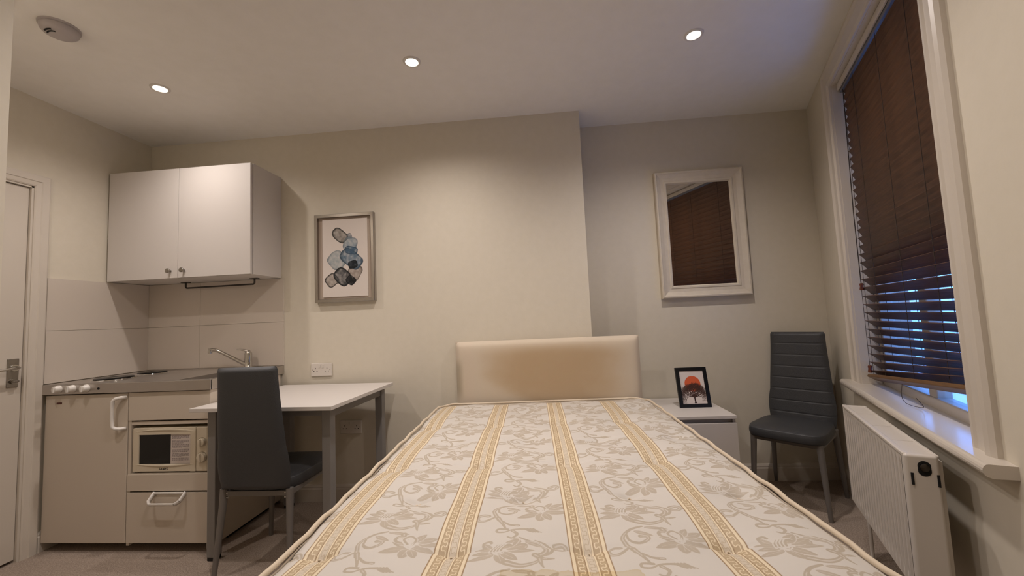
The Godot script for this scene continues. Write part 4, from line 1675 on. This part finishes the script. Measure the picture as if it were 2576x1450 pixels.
func tree_image() -> Image:
	var w := 290
	var h := 400
	var im := Image.create(w, h, false, Image.FORMAT_RGBA8)
	im.fill(Color(0.83, 0.79, 0.77))
	var c := Vector2(146, 158)
	for y in h:
		for x in w:
			if Vector2(x, y).distance_to(c) < 96.0:
				im.set_pixel(x, y, Color(0.80, 0.36, 0.20))
	var rng := RandomNumberGenerator.new()
	rng.seed = 11
	var col := Color(0.20, 0.115, 0.08)
	line_px(im, Vector2(152, 386), Vector2(147, 322), 8.0, col)
	line_px(im, Vector2(140, 388), Vector2(164, 388), 4.0, col)
	for k in 9:
		var a := PI / 2 + (k - 4) * 0.31
		branch(im, rng, Vector2(147, 322), a, 50.0 - absf(4 - k) * 1.0, 5.0, 6, col.lerp(Color(0.36, 0.2, 0.13), 0.4 * (k % 2)))
	return im

# ---------------------------------------------------------------- picture and sockets
func pictures() -> void:
	var b: MB
	var t := thing("wall_picture", "silver framed abstract watercolour of blue and grey stones on the back wall", "picture", Vector3(1.448, 1.594, 0.0))
	var fw := 0.416
	var fh := 0.598
	b = MB.new()
	b.frame(fw, fh, [Vector2(0, 0.0), Vector2(0, 0.030), Vector2(0.002, 0.032), Vector2(0.019, 0.032), Vector2(0.021, 0.030), Vector2(0.021, 0.006)])
	part(t, "frame", b, M["silver frame"])
	b = MB.new()
	b.box(Vector3(-fw / 2 + 0.019, -fh / 2 + 0.019, 0.002), Vector3(fw / 2 - 0.019, fh / 2 - 0.019, 0.010))
	part(t, "mount", b, M["mount board"])
	b = MB.new()
	var pw := 0.157
	var ph := 0.264
	b.box(Vector3(-pw, -ph, 0.0102), Vector3(pw, ph, 0.0165))
	var pp := part(t, "paper", b, M["paper"])
	b = MB.new()
	b.quad(Vector3(-pw, -ph, 0.0168), Vector3(pw, -ph, 0.0168), Vector3(pw, ph, 0.0168), Vector3(-pw, ph, 0.0168))
	part(pp, "painting", b, img_mat("stones watercolour", stones_image(), 0.85))
	socket(Vector3(1.268, 0.850, 0.0), "white double wall socket above the table top")
	socket(Vector3(1.466, 0.471, 0.0), "white double wall socket in the shade under the table")

func stones_image() -> Image:
	var w := 384
	var h := 646
	var im := Image.create(w, h, false, Image.FORMAT_RGBA8)
	im.fill(Color(0.84, 0.80, 0.765))
	var f := FastNoiseLite.new()
	f.seed = 17
	f.frequency = 0.012
	f.fractal_octaves = 4
	# centre, half sizes, turn, colour, strength, edge darkening
	var blobs := [
		[0.39, 0.21, 0.19, 0.075, 42, Color(0.44, 0.42, 0.39), 0.75, 0.7],
		[0.60, 0.225, 0.062, 0.034, 70, Color(0.36, 0.40, 0.44), 0.75, 0.3],
		[0.32, 0.53, 0.20, 0.115, 50, Color(0.56, 0.60, 0.61), 0.75, 0.25],
		[0.62, 0.33, 0.155, 0.095, 20, Color(0.52, 0.57, 0.60), 0.80, 0.3],
		[0.70, 0.70, 0.20, 0.090, -58, Color(0.52, 0.47, 0.43), 0.75, 0.4],
		[0.64, 0.52, 0.27, 0.100, 38, Color(0.33, 0.41, 0.48), 0.82, 0.4],
		[0.64, 0.41, 0.145, 0.052, 12, Color(0.25, 0.34, 0.42), 0.85, 0.3],
		[0.20, 0.785, 0.135, 0.085, 52, Color(0.50, 0.46, 0.42), 0.7, 0.75],
		[0.44, 0.745, 0.205, 0.098, 46, Color(0.27, 0.27, 0.27), 0.82, 0.8],
		[0.67, 0.595, 0.105, 0.052, -12, Color(0.055, 0.075, 0.09), 0.97, 0.2],
		[0.62, 0.795, 0.11, 0.055, 40, Color(0.05, 0.055, 0.06), 0.95, 0.2],
		[0.69, 0.80, 0.05, 0.03, -70, Color(0.05, 0.05, 0.05), 0.95, 0.1],
	]
	for bl in blobs:
		var cx: float = bl[0] * w
		var cy: float = bl[1] * h
		var rx: float = bl[2] * w
		var ry: float = bl[3] * h
		var a := deg_to_rad(bl[4])
		var R := maxf(rx, ry) * 1.25
		for y in range(maxi(0, int(cy - R)), mini(h, int(cy + R))):
			for x in range(maxi(0, int(cx - R)), mini(w, int(cx + R))):
				var dx := x - cx
				var dy := y - cy
				var u := (dx * cos(a) + dy * sin(a)) / rx
				var v := (-dx * sin(a) + dy * cos(a)) / ry
				var nn := f.get_noise_2d(x + cx, y)
				var d := pow(pow(absf(u), 3.2) + pow(absf(v), 3.2), 1.0 / 3.2) + nn * 0.06
				if d < 1.0:
					var k: float = bl[6] * (0.85 + 0.6 * f.get_noise_2d(x * 1.7, y * 1.7 + 300) + bl[7] * smooth(0.72, 0.97, d))
					k *= smooth(1.0, 0.97, d)
					var col: Color = bl[5]
					col = col.lerp(col.darkened(0.75), bl[7] * smooth(0.70, 0.98, d))
					im.set_pixel(x, y, im.get_pixel(x, y).lerp(col, clampf(k, 0.0, 1.0)))
	return im

func socket(at: Vector3, label: String) -> void:
	var t := thing("double_socket", label, "socket", at, 0.0, "double wall sockets")
	var b := MB.new()
	b.rb(Vector3(-0.073, -0.043, 0.0), Vector3(0.073, 0.043, 0.010), 0.004, true)
	part(t, "plate", b, M["socket plastic"])
	for s in [-1, 1]:
		b = MB.new()
		b.rb(Vector3(s * 0.012 - 0.006, 0.012, 0.0095), Vector3(s * 0.012 + 0.006, 0.034, 0.0130), 0.002)
		part(t, "switch", b, M["socket plastic"])
		b = MB.new()
		var cx: float = s * 0.040
		b.rb(Vector3(cx - 0.0022, 0.004, 0.0095), Vector3(cx + 0.0022, 0.013, 0.0104), 0.0005)
		b.rb(Vector3(cx - 0.0145, -0.012, 0.0095), Vector3(cx - 0.0075, -0.0075, 0.0104), 0.0005)
		b.rb(Vector3(cx + 0.0075, -0.012, 0.0095), Vector3(cx + 0.0145, -0.0075, 0.0104), 0.0005)
		part(t, "pin_holes", b, M["dark hole"])
		b = MB.new()
		b.xf = Transform3D(Basis(Vector3.RIGHT, PI / 2), Vector3(s * 0.0605, 0.0, 0.0095))
		b.lathe([Vector2(0.0028, 0.0), Vector2(0.0028, 0.001), Vector2(0.0, 0.001)], 12)
		part(t, "screw", b, M["satin chrome"])

# ---------------------------------------------------------------- radiator
func radiator() -> void:
	var t := thing("radiator", "white fluted panel radiator under the window sill", "radiator", WC, wall_yaw())
	var s0 := 0.930
	var s1 := 1.640
	var y0 := 0.240
	var y1 := 0.668
	var zf := 0.157     # front of the fluted panel
	var b := MB.new()
	# fluted front panel
	var n := 20
	var L := s1 - s0 - 0.05
	b.sheet(n * 8, 24, func(u: float, v: float) -> Vector3:
		var x := s0 + 0.022 + u * L
		var y := lerpf(y0 + 0.004, y1 - 0.012, v)
		var ve := minf(v, 1.0 - v)
		var flute := smooth(0.07, 0.10, ve)
		var ph := fposmod(u * n, 1.0)
		var g := smooth(0.30, 0.42, ph) * (1.0 - smooth(0.58, 0.70, ph))
		return Vector3(x, y, zf - 0.016 * g * flute))
	b.box(Vector3(s0 + 0.022, y0 + 0.004, zf - 0.026), Vector3(s1 - 0.028, y1 - 0.012, zf - 0.0175))
	part(t, "front_panel", b, M["radiator enamel"])
	b = MB.new()
	b.box(Vector3(s0 + 0.02, y0 + 0.004, 0.066), Vector3(s1 - 0.02, y1 - 0.02, 0.076))
	part(t, "rear_panel", b, M["radiator enamel"])
	# end cheeks with slots and valve window
	for e in 2:
		b = MB.new()
		if e == 0:
			b.rb(Vector3(s0, y0, 0.070), Vector3(s0 + 0.022, y1, zf + 0.001), 0.008, true)
			part(t, "end_panel", b, M["radiator enamel"])
		else:
			b.rb(Vector3(s1 - 0.030, y0, 0.078), Vector3(s1, y1, zf + 0.001), 0.009, true)
			var ep := part(t, "end_panel", b, M["radiator enamel"])
			for q in [0.143, 0.084]:
				b = MB.new()
				b.tube([Vector3(s1 + 0.0003, y1 - 0.090, q), Vector3(s1 + 0.0003, y1 - 0.055, q)], 0.0035, 10)
				part(ep, "slot", b, M["dark hole"])
			b = MB.new()
			var ov := PackedVector2Array()
			for k in 24:
				var a := TAU * k / 24.0
				ov.append(Vector2(0.0155 * cos(a), 0.0150 * sin(a) + (0.0075 if sin(a) > 0 else -0.0075)))
			b.xf = Transform3D(Basis(Vector3(0, 0, -1), Vector3.UP, Vector3(1, 0, 0)), Vector3(s1 - 0.001, y1 - 0.040, 0.1135))
			b.prism(ov, 0.0, 0.0016)
			var hole := part(ep, "valve_opening", b, M["dark hole"])
			b = MB.new()
			b.xf = Transform3D(Basis(Vector3(0, 0, -1), Vector3.UP, Vector3(1, 0, 0)) * Basis(Vector3.RIGHT, PI / 2), Vector3(s1 - 0.002, y1 - 0.0365, 0.1135))
			b.lathe([Vector2(0.0115, 0.0), Vector2(0.0115, 0.006), Vector2(0.009, 0.008), Vector2(0.0, 0.0085)], 20)
			part(hole, "plug", b, M["dark steel"])
	# top grille
	b = MB.new()
	b.rb(Vector3(s0 + 0.002, y1 - 0.012, zf - 0.014), Vector3(s1 - 0.010, y1 + 0.001, zf + 0.002), 0.004, true)
	b.rb(Vector3(s0 + 0.002, y1 - 0.012, 0.074), Vector3(s1 - 0.010, y1 - 0.001, 0.084), 0.003)
	part(t, "top_edge", b, M["radiator enamel"])
	b = MB.new()
	b.rb(Vector3(s0 + 0.01, y1 - 0.010, 0.082), Vector3(s1 - 0.02, y1 - 0.0045, zf - 0.013), 0.002)
	for k in 3:
		var x := s0 + 0.16 + 0.19 * k
		b.rb(Vector3(x, y1 - 0.006, 0.084), Vector3(x + 0.004, y1 - 0.003, zf - 0.014), 0.001)
	part(t, "grille", b, M["radiator enamel"])
	# wall brackets and pipes
	for x in [s0 + 0.16, s1 - 0.32]:
		b = MB.new()
		b.rb(Vector3(x - 0.02, y0 + 0.05, 0.0015), Vector3(x + 0.02, y1 - 0.06, 0.068), 0.002)
		part(t, "bracket", b, M["radiator enamel"])
	for x in [s0 + 0.03, s1 - 0.04]:
		b = MB.new()
		b.tube([Vector3(x, 0.0, 0.11), Vector3(x, y0 + 0.012, 0.11)], 0.0075, 12)
		part(t, "pipe", b, M["radiator enamel"])
